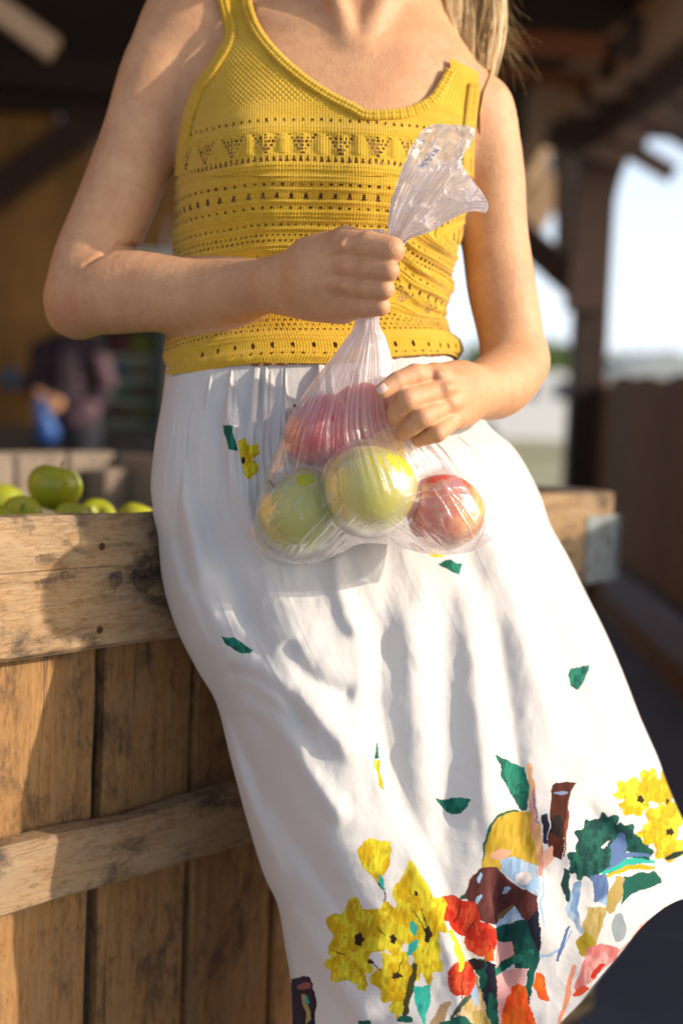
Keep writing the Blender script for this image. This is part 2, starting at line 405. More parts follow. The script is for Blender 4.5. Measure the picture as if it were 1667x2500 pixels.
# --- left hand: index finger lies on the bag, the others curled round its side
hL = Group([
    Group(chain([(1150, 958, 1.358, 62), (1120, 964, 1.335, 62), (1095, 970, 1.318, 58)])
          + [cn((1120, 925, 1.335, 38), (1060, 922, 1.294, 32)), cn((1120, 945, 1.33, 40), (1080, 952, 1.292, 32)),
             cn((1120, 975, 1.33, 42), (1098, 986, 1.300, 31)), cn((1125, 998, 1.335, 38), (1108, 1016, 1.310, 28))], .018),
    Group([
        Group([cn((1058, 921, 1.288, 30), (1012, 914, 1.264, 26)), cn((1012, 914, 1.264, 26), (968, 932, 1.254, 24)), cn((968, 932, 1.254, 24), (934, 954, 1.248, 20.5))], .0015),
        Group([cn((1078, 952, 1.284, 32), (994, 976, 1.254, 29)), cn((994, 976, 1.254, 28), (968, 1008, 1.264, 24)), cn((968, 1008, 1.264, 24), (964, 1030, 1.278, 21))], .0015),
        Group([cn((1095, 986, 1.293, 30), (1030, 1020, 1.258, 26)), cn((1030, 1020, 1.258, 26), (1005, 1042, 1.264, 23)), cn((1005, 1042, 1.264, 22), (985, 1058, 1.274, 20))], .0015),
        Group([cn((1110, 1015, 1.301, 27), (1066, 1058, 1.264, 23)), cn((1066, 1058, 1.264, 23), (1044, 1066, 1.270, 20)), cn((1044, 1066, 1.270, 20), (1022, 1074, 1.278, 18))], .0015),
    ], .0022),
    Group([cn((1068, 915, 1.280, 18), (1072, 915, 1.282, 17)), cn((1084, 948, 1.280, 18), (1088, 948, 1.282, 17)), cn((1100, 986, 1.288, 16), (1103, 987, 1.29, 15)), cn((1112, 1012, 1.296, 15), (1114, 1014, 1.298, 14))], .003),
    Group([cn((1145, 935, 1.318, 5), (1072, 913, 1.268, 5)), cn((1145, 945, 1.316, 5), (1090, 948, 1.270, 5)), cn((1142, 958, 1.316, 5), (1105, 985, 1.277, 5))], .002),
    Group(chain([(1110, 950, 1.345, 36), (1050, 975, 1.335, 30), (1000, 990, 1.32, 25), (965, 985, 1.31, 21)]), .006),
], .009)
class Cut(Group):
    """a group with fine creases pressed into it"""
    def __init__(s, g, cuts, k): s.items, s.k, s.cuts = [g], k, cuts
    def d(s, p):
        a = s.items[0].d(p)
        for c in s.cuts: a = -smin(-a, c.d(p), s.k)
        return a
    def cull(s, c, rad):
        g = s.items[0].cull(c, rad+s.k)
        if not g: return None
        return Cut(g, [q for q in s.cuts if q.d(c[None])[0] < rad+.006], s.k)
def crz(x, y0, y1, d, r=1.9, dx=0): return cn((x, y0, d, r), (x+dx, y1, d, r))
creR = [crz(934, 588, 634, 1.2285, 2.0, 6), crz(941, 590, 634, 1.2285, 1.6, 5), crz(929, 642, 681, 1.2285, 1.8, 4), crz(936, 643, 680, 1.228, 1.6, 3), crz(918, 688, 724, 1.2345, 1.7, 3), crz(925, 688, 724, 1.2335, 1.5, 3), crz(908, 730, 768, 1.2455, 1.6, 2)]
creL = [cn((1004, 890, 1.2425, 1.8), (1014, 934, 1.2445, 1.8)), cn((1012, 889, 1.244, 1.6), (1022, 930, 1.246, 1.6)), cn((962, 912, 1.235, 1.6), (978, 950, 1.235, 1.6)), cn((1000, 954, 1.234, 1.7), (1012, 994, 1.236, 1.7)), cn((1034, 1000, 1.240, 1.6), (1048, 1036, 1.242, 1.6))]
# head: above the frame
hc = W(850, -430, 1.42)
head = Group([Ell(hc+np.array([0, .02, .03]), (.075, .093, .095)), Cone(hc+np.array([0, -.01, -.03]), hc+np.array([0, -.045, -.085]), .058, .034),
              Cone(hc+np.array([0, -.078, 0]), hc+np.array([0, -.098, -.03]), .009, .012), Ell(hc+np.array([0, -.076, -.062]), (.024, .012, .008)),
              Ell(hc+np.array([-.075, .01, -.01]), (.008, .018, .03)), Ell(hc+np.array([.075, .01, -.01]), (.008, .018, .03))], .015)
armR_g = Group([Group(armR_u, .03), Group(armR_f+elbR, .02)], .010)
kx, ky = np.array([352., 322, 292, 262, 236, 214]), np.array([611., 603, 606, 616, 630, 644])
kd = march(armR_g, kx, ky, 1.30, -.0006, 50)
crook = [cn((kx[i], ky[i], kd[i], 3.2), (kx[i+1], ky[i+1], kd[i+1], 2.6)) for i in range(5)]
body_g = Group([
    Group([torso_g, Cut(armR_g, crook, .007), Group([Group(armL_u, .03), Group(armL_f, .03)], .014)], .022),
    Cut(hR, creR, .0012), Cut(hL, creL, .0012), head], .012)

def surface_nets(g, lo, hi, h):
    lo = np.asarray(lo, float); nb = np.ceil((np.asarray(hi)-lo)/(16*h)).astype(int); n = nb*16+1
    D = np.full(n, 1.0, np.float32)
    hb = 16*h; rad = hb*.5*math.sqrt(3)
    bi = np.stack(np.meshgrid(*[np.arange(k) for k in nb], indexing='ij'), -1).reshape(-1, 3)
    cen = lo+(bi+.5)*hb; dc = g.d(cen)
    loc = np.stack(np.meshgrid(*[np.arange(17)]*3, indexing='ij'), -1)*h
    for (b, c, d) in zip(bi, cen, dc):
        s = tuple(slice(k*16, k*16+17) for k in b)
        if d < -(rad*1.9): D[s] = np.minimum(D[s], -1.0)
        elif d < rad*1.9:
            cg = g.cull(c, rad*1.2)
            if cg is None: continue
            D[s] = cg.d(lo+b*hb+loc)
    S = D < 0
    cnt = np.zeros(n-1, np.uint8)
    for i in (0, 1):
        for j in (0, 1):
            for k in (0, 1): cnt += S[i:n[0]-1+i, j:n[1]-1+j, k:n[2]-1+k]
    cells = np.argwhere((cnt > 0) & (cnt < 8)); del cnt
    idx = np.full(n-1, -1, np.int32); idx[tuple(cells.T)] = np.arange(len(cells))
    acc = np.zeros((len(cells), 3)); num = np.zeros(len(cells))
    cor = [(i, j, k) for i in (0, 1) for j in (0, 1) for k in (0, 1)]
    val = {c: D[tuple((cells+np.array(c)).T)].astype(float) for c in cor}
    for c in cor:
        for ax in range(3):
            if c[ax]: continue
            c2 = list(c); c2[ax] = 1; c2 = tuple(c2); a, b = val[c], val[c2]
            m = (a < 0) != (b < 0); t = np.where(m, a/np.where(m, a-b, 1), 0)
            t = np.clip(t, 0, 1); p = np.tile(np.array(c, float), (len(cells), 1)); p[:, ax] = t
            acc[m] += p[m]; num[m] += 1
    V = lo+(cells+acc/num[:, None])*h
    Q = []
    for ax in range(3):
        sl0 = [slice(None)]*3; sl1 = [slice(None)]*3; sl0[ax] = slice(0, -1); sl1[ax] = slice(1, None)
        a, b = S[tuple(sl0)], S[tuple(sl1)]; e = np.argwhere(a != b); sg = a[tuple(e.T)]
        u, v = [k for k in range(3) if k != ax]
        ok = (e[:, u] > 0) & (e[:, v] > 0) & (e[:, u] < n[u]-1) & (e[:, v] < n[v]-1); e = e[ok]; sg = sg[ok]
        def at(du, dv):
            q = e.copy(); q[:, u] -= du; q[:, v] -= dv; return idx[tuple(q.T)]
        q = np.stack([at(1, 1), at(0, 1), at(0, 0), at(1, 0)], -1)
        flip = sg if ax != 1 else ~sg
        q[~flip] = q[~flip][:, ::-1]; Q.append(q)
    Q = np.vstack(Q); Q = Q[(Q >= 0).all(1)]
    return V, Q
def smooth_np(V, Q, it=1, lam=.5):
    for _ in range(it):
        acc = np.zeros_like(V); num = np.zeros(len(V))
        for k in range(4):
            for j in (1, 3):
                np.add.at(acc, Q[:, k], V[Q[:, (k+j) % 4]]); np.add.at(num, Q[:, k], 1)
        V = V+lam*(acc/np.maximum(num, 1)[:, None]-V)
    return V
def grad(g, p, e=.0015):
    G = np.stack([g.d(p+np.eye(3)[k]*e)-g.d(p-np.eye(3)[k]*e) for k in range(3)], -1)
    return G/(np.linalg.norm(G, axis=-1)[..., None]+1e-12)
def project(g, p, off, it=4):
    for _ in range(it): p = p-(g.d(p)-off)[..., None]*grad(g, p)
    return p

# skin
skin = M('skin', (.60, .345, .235), .48, Subsurface_Weight=.10, Subsurface_Scale=.006, Specular_IOR_Level=.35)
skin.node_tree.nodes['Principled BSDF'].inputs['Subsurface Radius'].default_value = (1, .35, .18)
N = NT(skin); v = N.obj()
c = N.ramp(N.noise(v, 22, 4, .6), [(.32, (.56, .295, .155)), (.68, (.66, .38, .21))])
c = N.mix(N.math('MULTIPLY', N.ramp(N.noise(v, 90, 3, .6), [(.45, (0, 0, 0)), (.72, (1, 1, 1))]), .30), c, (.46, .20, .12))
mo = N.n('TexVoronoi'); mo.inputs['Scale'].default_value = 24; N.l(v, mo.inputs['Vector'])
c = N.mix(N.math('MULTIPLY', N.ramp(mo.outputs['Distance'], [(.018, (1, 1, 1)), (.034, (0, 0, 0))]), .55), c, (.22, .09, .05))
fr2 = N.n('TexVoronoi'); fr2.inputs['Scale'].default_value = 120; N.l(v, fr2.inputs['Vector'])
c = N.mix(N.math('MULTIPLY', N.math('MULTIPLY', N.ramp(fr2.outputs['Distance'], [(.08, (1, 1, 1)), (.22, (0, 0, 0))]), N.ramp(N.noise(v, 11, 3), [(.45, (0, 0, 0)), (.65, (1, 1, 1))])), .35), c, (.34, .16, .085))
c = N.mix(N.math('MULTIPLY', N.attr('flush').outputs['Fac'], .30), c, (.55, .20, .13))
N.l(c, N.b.inputs['Base Color'])
vo = N.n('TexVoronoi'); vo.feature = 'DISTANCE_TO_EDGE'; vo.inputs['Scale'].default_value = 750; N.l(v, vo.inputs['Vector'])
h = N.math('ADD', N.math('MULTIPLY', vo.outputs['Distance'], .5), N.noise(v, 420, 3, .6))
nb = N.bump(h, .55, .0010)
N.l(N.bump(N.noise(v, 130, 5, .6), .22, .003, nb), N.b.inputs['Normal'])

person = empty('person', (.12, 1.32, 0))
tag(person, 'woman in mustard knit top and white floral skirt leaning against the apple crate', 'person')
lo = np.array([W(100, 100, 1.45)[0]-.02, 1.18, .80]); hi = np.array([W(1340, 400, 1.5)[0]+.02, 1.63, 1.70])
V, Q = surface_nets(body_g, lo, hi, .00145)
V = smooth_np(V, Q, 1, .4)
flush = np.zeros(len(V))
for (x, y, d, r) in [(850, 584, 1.25, 26), (846, 645, 1.245, 22), (842, 693, 1.25, 20), (842, 740, 1.255, 18), (962, 612, 1.245, 26), (955, 662, 1.24, 20), (940, 706, 1.245, 20), (930, 745, 1.25, 18),
                     (936, 955, 1.245, 22), (1010, 908, 1.25, 22), (990, 975, 1.238, 22), (1028, 1018, 1.243, 20), (1064, 1058, 1.25, 18), (1068, 914, 1.272, 20), (1085, 948, 1.272, 18), (1100, 986, 1.28, 18),
                     (965, 1030, 1.268, 18), (990, 1056, 1.262, 16), (1025, 1074, 1.266, 15), (160, 775, 1.39, 60), (330, 608, 1.40, 26)]:
    flush += np.exp(-((V-W(x, y, d))**2).sum(1)/(r/F*d)**2)
# legs, standing under the skirt
leg = MB()
for (hx, fx) in ((W(690, 1330, 1.46), np.array([.10, 1.34, .02])), (W(930, 1330, 1.46), np.array([.26, 1.38, .02]))):
    kn = (hx+fx)/2+np.array([0, -.03, .02]); fx = fx+np.array([0, 0, .05])
    pth = arcspl([hx, hx*.5+kn*.5, kn, kn*.5+fx*.5, fx], 24); leg.tube(pth, np.interp(np.linspace(0, 1, 24), [0, .45, .52, .65, 1], [.082, .055, .05, .052, .032]), 20)
    toe = fx+np.array([.02, -.17, -.04]); leg.tube(arcspl([fx+np.array([0, .03, -.02]), fx*.5+toe*.5+np.array([0, 0, .012]), toe], 12), np.interp(np.linspace(0, 1, 12), [0, .5, 1], [.036, .038, .022]), 14)
lv, lq = np.vstack(leg.V), np.vstack(leg.Q)
Q = np.vstack([Q, lq+len(V)]); flush = np.r_[flush, np.zeros(len(lv))]; V = np.vstack([V, lv])
me = mesh_np('body', V, Q); attr_f(me, 'flush', np.clip(flush, 0, 1))
body = link('body', me, person, skin)
del V, Q
# fingernail of the left index finger
nail_m = M('fingernail', (.78, .52, .44), .22)
def nail(name, px, py, d, ln, wd, ang, g):
    a = np.linspace(-1, 1, 9); b = np.linspace(-1, 1, 9); A, B_ = np.meshgrid(a, b)
    r = np.where(B_ < 0, 1, np.sqrt(np.clip(1-.35*B_**4, 0, 1)))
    u, v_ = A*wd*r*(1-.12*A*A*np.abs(B_)), B_*ln*np.sqrt(1-.18*A*A)
    x = px+u*math.cos(ang)-v_*math.sin(ang); y = py+u*math.sin(ang)+v_*math.cos(ang)
    dd = march(g, x.ravel(), y.ravel(), d, .0003)
    mid = np.median(dd); dd = np.where(np.abs(dd-mid) > .006, mid+.004, dd)
    V = W(x.ravel(), y.ravel(), dd)
    me = mesh_np(name, V, grid_quads(9, 9).reshape(-1, 4)); o = link(name, me, person, nail_m)
    so = o.modifiers.new('thickness', 'SOLIDIFY'); so.thickness = .0006; so.offset = 0
    return o
nail('fingernail', 931, 950, 1.20, 14, 11, R(52), hL)

# ------------------------------------------------------------------ tank top
# edges of the knit in photo pixels
NECKLINE = [(596, -40), (604, 20), (630, 80), (680, 140), (740, 192), (800, 232), (862, 264), (890, 279), (938, 279), (1000, 272), (1055, 244), (1083, 205), (1100, 172)]
ARM_L = [(536, -40), (552, 30), (562, 70), (556, 100), (522, 160), (490, 205), (470, 250), (456, 300), (446, 360), (440, 430)]
ARM_R = [(1158, 204), (1152, 245), (1146, 300), (1141, 350), (1140, 430)]
ys = np.array([-40, 430.]);
def tank_relief(x, y, u):
    """returns (relief in metres, hole mask) for photo-space position and arc length u (px)"""
    g = 42*np.clip((690-x)/250, 0, 1.1)**2+26*np.clip((x-760)/350, 0, 1.1)**1.6*np.clip((760-y)/300, 0, 1)
    bunch = sm(x, 925, 1010)*sm(y, 520, 590)*(1-sm(y, 760, 800))
    g = g+bunch*.55*(x-930)
    v = y-g-4*noise2(x/90, y/120, 5)
    rel = np.zeros_like(x); hole = np.zeros(x.shape, bool)
    def ridge(v0, w=6, a=.0013): return a*np.exp(-((v-v0)/w)**2)
    for v0 in (309, 318, 402, 412, 430, 441, 462, 493, 519, 529, 539, 561, 602, 612, 640, 652, 735, 746, 818, 826): rel += ridge(v0, 4.2, .0012)
    for v0 in (426, 456, 486, 535, 566, 607, 646, 740, 822): rel -= ridge(v0, 3, .0006)
    rel += ridge(872, 10, .0022)+ridge(858, 5, .0010)
    # stitches across the ridges
    st = .5+.5*np.cos(u/8.5*2*np.pi)
    for v0 in (313, 407, 524, 607, 870): rel += .0006*st*np.exp(-((v-v0)/9)**2)
    def row(v0, sp, r, rv=None, ph=0):
        rv = rv or r; k = np.round(u/sp+ph); du = u-(k-ph)*sp
        return (np.abs(du/r)**2+np.abs((v-v0)/rv)**2) < (1+.7*(hash2(k, k*0, int(v0))-.5))
    def tri(v0, sp, r, rv):
        k = np.round(u/sp); du = np.abs(u-k*sp); q = (v-v0)/rv
        return (np.abs(q) < 1) & (du < r*(.35+.65*(q+1)/2))
    hole |= tri(291, 23, 4.2, 4.0)
    hole |= tri(386, 17, 5.0, 7.0)
    hole |= row(448, 24, 4.4, 3.4); hole |= tri(476, 36, 6.8, 7.5); hole |= row(506, 24, 4.4, 3.4)
    hole |= row(548, 19, 3.8, 3.0); hole |= row(574, 14, 3.6, 3.0); hole |= row(587, 14, 3.6, 3.0, .5)
    hole |= row(628, 24, 4, 3.5); hole |= tri(664, 36, 6.5, 7)
    for q_, v0 in enumerate((766, 779, 792, 803)): hole |= row(v0, 15, 3.4, 2.6, .5*(q_ % 2))
    hole |= row(842, 50, 4.6, 7.0); hole |= row(862, 25, 3.4, 3.0)
    # lace leaves: fans of eyelets between two ribs
    for (va, vb) in ((326, 374), (674, 722)):
        inb = (v > va) & (v < vb); P = 94.0; q = (u/P) % 1.0; f = (v-va)/(vb-va)
        kk = np.round((v-va)/9.0); onrow = np.abs((v-va)-kk*9.0) < 3.0; fr = kk*9.0/(vb-va)
        for q0, sl in ((.5, 0), (.5, .34), (.5, -.34), (.5, .17), (.5, -.17)):
            ok_ = (np.abs(sl) > .2) | (sl == 0) & (fr < .8) | (np.abs(sl) == .17) & (fr > .0) & (fr < .45)
            hole |= inb & onrow & ok_ & (np.abs(q-(q0+sl*(1-fr)))*P < 3.2)
        rel += np.where(inb, .0009*np.cos((q-.5)*2*np.pi*2)+.0004*np.cos(u/7*2*np.pi), 0)
    # scalloped moss stitch on the upper chest
    up = sm(v, 262, 240)
    up = 1-sm(v, 235, 262)
    rel += up*.0009*np.cos(u/15*2*np.pi+np.pi*np.round(v/7))*np.abs(np.cos(v/7*np.pi))
    # cast of gathered cloth at the waist
    rel += bunch*.0030*np.cos((v-560+14*noise2(x/60, v/50, 71))/44*2*np.pi)*sm(x, 940, 1010)*(1-.85*sm(x, 1040, 1105))*(.5+noise2(x/50, v/60, 72)+.35)
    rel += .0016*fbm2(x/140, v/28, 3, 2)
    rim = None
    return rel, hole, v
def halo_raise(hole_fn): pass

def tank_xy_edges(y):
    L = np.interp(y, [430, 500, 600, 700, 800, 850, 880, 905], [430, 425, 422, 418, 411, 407, 406, 410])
    Rr = np.interp(y, [430, 520, 560, 600, 640, 665, 690, 715, 745, 765, 785, 805, 830, 850, 868, 885, 905], [1138, 1136, 1130, 1120, 1108, 1098, 1110, 1106, 1086, 1078, 1080, 1098, 1118, 1126, 1126, 1116, 1100])
    return L, Rr
tank_m = M('mustard_knit', (.66, .40, .022), .82, Sheen_Weight=.25, Sheen_Roughness=.5, Specular_IOR_Level=.2)
N = NT(tank_m)
uvn = N.attr('knit').outputs['Vector']
sx = N.n('SeparateXYZ'); N.l(uvn, sx.inputs[0])
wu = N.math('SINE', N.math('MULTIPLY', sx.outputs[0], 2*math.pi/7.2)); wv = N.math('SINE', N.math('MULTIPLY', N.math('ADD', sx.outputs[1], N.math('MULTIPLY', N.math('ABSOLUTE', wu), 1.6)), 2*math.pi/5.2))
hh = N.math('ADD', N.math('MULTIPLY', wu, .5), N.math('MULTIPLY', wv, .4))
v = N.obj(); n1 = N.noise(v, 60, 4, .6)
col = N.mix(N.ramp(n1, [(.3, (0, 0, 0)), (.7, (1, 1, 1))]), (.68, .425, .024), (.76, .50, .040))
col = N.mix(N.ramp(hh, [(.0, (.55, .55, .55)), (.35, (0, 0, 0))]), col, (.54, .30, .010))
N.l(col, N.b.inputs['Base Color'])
N.l(N.bump(N.math('ADD', hh, N.math('MULTIPLY', N.noise(v, 900, 2), 1.0)), .65, .0010), N.b.inputs['Normal'])
TV, TQ, TK, TA = [], [], [], []
def add_grid(V, faces, K):
    n0 = sum(len(a) for a in TV); TV.append(V); TQ.append(faces+n0); TK.append(K)
OFF = .0045
# lower part wraps the waist
nth = 520
th = np.r_[np.linspace(-100, 100, nth), np.linspace(104, 256, 40)]; th = np.radians(th)
ysr = np.arange(426, 908, 2.3)
L, Rr = tank_xy_edges(ysr)
xc, hw = (L+Rr)/2, (Rr-L)/2
X = xc[:, None]+hw[:, None]*np.sin(th)[None]
hemsag = np.interp(X, [400, 430, 480, 560, 640, 780, 970, 1050, 1110, 1130], [905, 917, 908, 893, 884, 886, 872, 868, 880, 872])
Y = ysr[:, None]+0*X
fr = sm(Y, 840, 905); Y = Y+(hemsag-905)*fr
u_arc = hw[:, None]*th[None]*1.0+X*0
rel, hole, vv = tank_relief(X, Y, u_arc)
dcen = np.interp(Y, [430, 600, 900], [1.462, 1.456, 1.448])
hd = np.interp(Y, [430, 500, 700, 905], [.100, .094, .090, .100])
bl = .026*np.exp(-((X-600)/150)**2-((Y-410)/160)**2)+.026*np.exp(-((X-915)/150)**2-((Y-440)/160)**2)
dep = dcen-(hd+bl*(np.cos(th) > 0)[None]*np.abs(np.cos(th))[None])*np.cos(th)[None]
rel = np.where(np.abs(th)[None] > R(101), 0, rel); back = np.broadcast_to((np.abs(th) > R(101))[None], X.shape)
hole &= ~(back | (np.abs(th) > R(88))[None])
hole &= Y < 872
twv = np.interp(Y, [500, 800, 1000], [0, .14, .30])*(X-xc[:, None])/F*1.45; dep = dep+twv
P = W(X, Y, dep); C0 = W(xc[:, None]+0*X, Y, dcen)
nrm = P-C0; nrm[..., 2] *= .2; nrm /= np.linalg.norm(nrm, axis=-1)[..., None]
# loose roll of the cloth above the hem
rel = rel+.003*sm(Y, 780, 850)*(1-sm(Y, 880, 905))+.002*np.cos((Y-790)/22*np.pi)*sm(X, 900, 1080)*np.exp(-((Y-790)/40)**2)
P = P+nrm*(rel)[..., None]
# keep clear of the body
flat = P.reshape(-1, 3); dd = torso_g.d(flat); lim = np.full(len(flat), .0032)+rel.ravel().clip(-.001, .01)
push = (dd < lim); pp = flat[push]; pp = pp+(lim[push]-dd[push])[:, None]*grad(torso_g, pp); flat[push] = pp
q = grid_quads(*X.shape); hf = hole[:-1, :-1]
add_grid(flat, q[~hf].reshape(-1, 4), np.stack([u_arc.ravel(), vv.ravel(), 0*vv.ravel()], -1))
# upper part: from armhole to armhole, up into the straps
step = 2.4
gx = np.arange(425, 1185, step); gy = np.arange(-60, 431, step)
X, Y = np.meshgrid(gx, gy)
al = arcspl(ARM_L, 80); ar = arcspl(ARM_R, 80)
xl = np.interp(Y, al[:, 1], al[:, 0]); xr = np.interp(Y, ar[:, 1], ar[:, 0])
nl_ = arcspl(NECKLINE, 160)
polyn = [tuple(p) for p in nl_]+[(1104, -200), (596, -200)]
ins = (X > xl) & (X < xr) & ~in_poly(X, Y, polyn) & (Y < 431)
ins &= ~((X > 1000) & (Y < 190))
u_arc = 357*np.arcsin(np.clip((X-784)/357, -.999, .999))
rel, hole, vv = tank_relief(X, Y, u_arc)
need = ins.copy(); need[1:] |= ins[:-1]; need[:, 1:] |= ins[:, :-1]; need[1:, 1:] |= ins[:-1, :-1]
D = np.full(X.shape, 1.45); m_ = need
D[m_] = march(torso_g, X[m_], Y[m_], 1.34, OFF, 60)
# blend into the lower part's depth near the seam, clear edges of ray overshoot
thx = np.arcsin(np.clip((X-784)/354, -.999, .999)); dlow = 1.462-(.100+(.026*np.exp(-((X-600)/150)**2-((Y-410)/160)**2)+.026*np.exp(-((X-915)/150)**2-((Y-440)/160)**2)))*np.cos(thx)
D = np.minimum(D, 1.53); wb = sm(Y, 300, 425)
D = D*(1-wb)+np.minimum(dlow, D+.0005)*wb
P = W(X, Y, D-rel*1.0)
f = grid_quads(*X.shape); fi = ins[:-1, :-1] & ~hole[:-1, :-1]
used = f[fi].reshape(-1, 4); remap = np.full(X.size, -1); uq = np.unique(used); remap[uq] = np.arange(len(uq))
add_grid(P.reshape(-1, 3)[uq], remap[used], np.stack([u_arc.ravel(), vv.ravel(), 0*vv.ravel()], -1)[uq])
# back panel above the waist, simple
bt = np.radians(np.linspace(96, 264, 40)); bz = np.linspace(430, 210, 20)
Lb = np.interp(bz, [210, 300, 430], [470, 452, 440]); Rb = np.interp(bz, [210, 300, 430], [1150, 1146, 1136])
Xb = (Lb+Rb)[:, None]/2+(Rb-Lb)[:, None]/2*np.sin(bt)[None]; Yb = bz[:, None]+0*Xb
Pb = W(Xb, Yb, 1.47-.100*np.cos(bt)[None]); Pb = project(torso_g, Pb.reshape(-1, 3), .005, 4)
add_grid(Pb, grid_quads(*Xb.shape).reshape(-1, 4), np.stack([Xb.ravel(), Yb.ravel(), 0*Xb.ravel()], -1))
me = mesh_np('tank_top', np.vstack(TV), np.vstack(TQ)); attr_v(me, 'knit', np.vstack(TK))
tank = link('tank_top', me, person, tank_m)
# ribbed bindings along neckline and armholes; they carry on over the shoulders as straps
def binding(name, pts, wid, tail, n=240, flip=1):
    c = arcspl(pts, n); t = np.gradient(c, axis=0); t /= np.linalg.norm(t, axis=1)[:, None]; nn = np.stack([-t[:, 1], t[:, 0]], -1)*flip
    k = np.linspace(-.5, .5, 9); XY = c[:, None]+nn[:, None]*(k[None, :, None]*wid)
    D = march(torso_g, XY[..., 0].ravel(), XY[..., 1].ravel(), 1.34, .0062, 60).reshape(n, 9)
    D = np.minimum(D, np.median(D, axis=1)[:, None]+.006)
    s = np.r_[0, np.cumsum(np.linalg.norm(np.diff(c, axis=0), axis=1))]
    if 'arm' in name:
        q_ = sm(np.linspace(0, 1, n), .78, .98); D = D+(.010*q_)[:, None]
    r_ = .0006*np.cos(s/7.0*2*np.pi)[:, None]*np.ones((1, 9))+.0014*np.cos(k*np.pi)[None]-.0014*np.exp(-((k+.02)/.06)**2)[None]
    P = W(XY[..., 0], XY[..., 1], D-r_)
    P[:, 0] = P[:, 0]+np.array([0, .004, 0]); P[:, -1] = P[:, -1]+np.array([0, .004, 0])
    if tail is not None:
        e = P[-1] if tail[0] == 'end' else P[0]; ext = []
        for kk in range(1, 16):
            f = kk/15; o = tail[1]*f; z = tail[2]*math.sin(f*math.pi*.5)-.0*f
            ext.append(e+np.array([tail[3]*f, o, tail[4]*math.sin(f*math.pi)-tail[2]*f*f]))
        ext = np.array(ext)
        ext = project(torso_g, ext.reshape(-1, 3), .006, 3).reshape(ext.shape)
        P = np.vstack([P, ext]) if tail[0] == 'end' else np.vstack([ext[::-1], P])
    n2 = len(P)
    me = mesh_np(name, P.reshape(-1, 3), grid_quads(n2, 9).reshape(-1, 4))
    uu = np.repeat(np.arange(n2)*2.3, 9); attr_v(me, 'knit', np.stack([uu, np.tile(k*wid, n2), 0*uu], -1))
    o = link(name, me, person, tank_m); so = o.modifiers.new('thickness', 'SOLIDIFY'); so.thickness = .002; so.offset = 0
    return o
binding('neckline_binding', NECKLINE, 25, None)
binding('armhole_binding', ARM_L, 26, None)
binding('armhole_binding', ARM_R, 30, None)
# right strap panel over the shoulder, between its two bindings
sp = []
for k, (a, b) in enumerate([((1099, 164), (1168, 200)), ((1088, 190), (1156, 228)), ((1072, 220), (1150, 260)), ((1052, 250), (1146, 296))]): sp.append((a, b))
tt = np.linspace(0, 1, 40); A = spl([s_[0] for s_ in sp], tt); B = spl([s_[1] for s_ in sp], tt); k = np.linspace(0, 1, 24)
XY = A[:, None]*(1-k[None, :, None])+B[:, None]*k[None, :, None]
D = march(torso_g, XY[..., 0].ravel(), XY[..., 1].ravel(), 1.34, .0050, 60).reshape(40, 24); D = np.minimum(D, D[8:9]+.02)
P = W(XY[..., 0], XY[..., 1], D); e = P[0]
ext = []; q_ = e
for k_ in range(16):
    q_ = q_+np.array([0, .005, 0])
    for _ in range(3):
        g_ = grad(torso_g, q_); g_[:, 0] = 0; q_ = q_-(torso_g.d(q_)-.0054)[:, None]*g_
    q_[:, 2] = np.minimum(q_[:, 2], e[:, 2]+.0125*min((k_+1)/4, 1)-.0018*max(k_-4, 0)); ext.append(q_)
ext = np.array(ext[::-1])
P = np.vstack([ext, P])
me = mesh_np('strap', P.reshape(-1, 3), grid_quads(len(P), 24).reshape(-1, 4)); attr_v(me, 'knit', np.stack([np.tile(k*70, len(P)), np.repeat(np.arange(len(P))*2.5, 24), np.zeros(len(P)*24)], -1))
o = link('strap', me, person, tank_m)

# ------------------------------------------------------------------ skirt
SL = [(428, 898), (414, 965), (400, 1040), (385, 1120), (377, 1190), (371, 1245), (384, 1310), (392, 1400), (410, 1480), (440, 1560), (482, 1640), (527, 1720), (560, 1850), (600, 2000), (640, 2130), (676, 2210), (694, 2310), (708, 2400), (712, 2520), (712, 2600)]
SR = [(1112, 872), (1142, 950), (1185, 1036), (1242, 1086), (1276, 1133), (1315, 1209), (1340, 1281), (1383, 1358), (1425, 1443), (1472, 1537), (1515, 1635), (1561, 1750), (1604, 1844), (1633, 1920), (1668, 2000), (1715, 2090), (1765, 2170)]
HEM = [(712, 2600), (800, 2640), (950, 2660), (1100, 2650), (1250, 2600), (1393, 2470), (1452, 2399), (1511, 2329), (1569, 2259), (1627, 2212), (1680, 2190), (1765, 2170)]
nr, ncf = 860, 760
tv = np.linspace(0, 1, nr); thf = np.linspace(-102, 102, ncf); thb = np.linspace(107, 253, 50); th = np.radians(np.r_[thf, thb]); nc = len(th)
s = (1+np.sin(th))/2
A = arcspl(SL, nr); B = arcspl(SR, nr)
hem = arcspl(HEM, 400); hx = np.interp(s, np.linspace(0, 1, 400), hem[:, 0]); hy = np.interp(s, np.linspace(0, 1, 400), hem[:, 1])
lin = np.stack([A[-1, 0]+(B[-1, 0]-A[-1, 0])*s, A[-1, 1]+(B[-1, 1]-A[-1, 1])*s], -1); bow = np.stack([hx, hy], -1)-lin
waist_sag = 14*np.sin(s*np.pi)
XY = A[:, None]*(1-s)[None, :, None]+B[:, None]*s[None, :, None]+bow[None]*(tv**2.0)[:, None, None]
XY[..., 1] += (waist_sag[None]*((1-tv)**2)[:, None])*np.where(np.cos(th) > 0, 1, -1)[None]*.4
X, Y = XY[..., 0], XY[..., 1]
frac = tv[:, None]+0*X
dc = np.interp(frac, [0, .15, .4, .7, 1], [1.448, 1.448, 1.44, 1.43, 1.42])
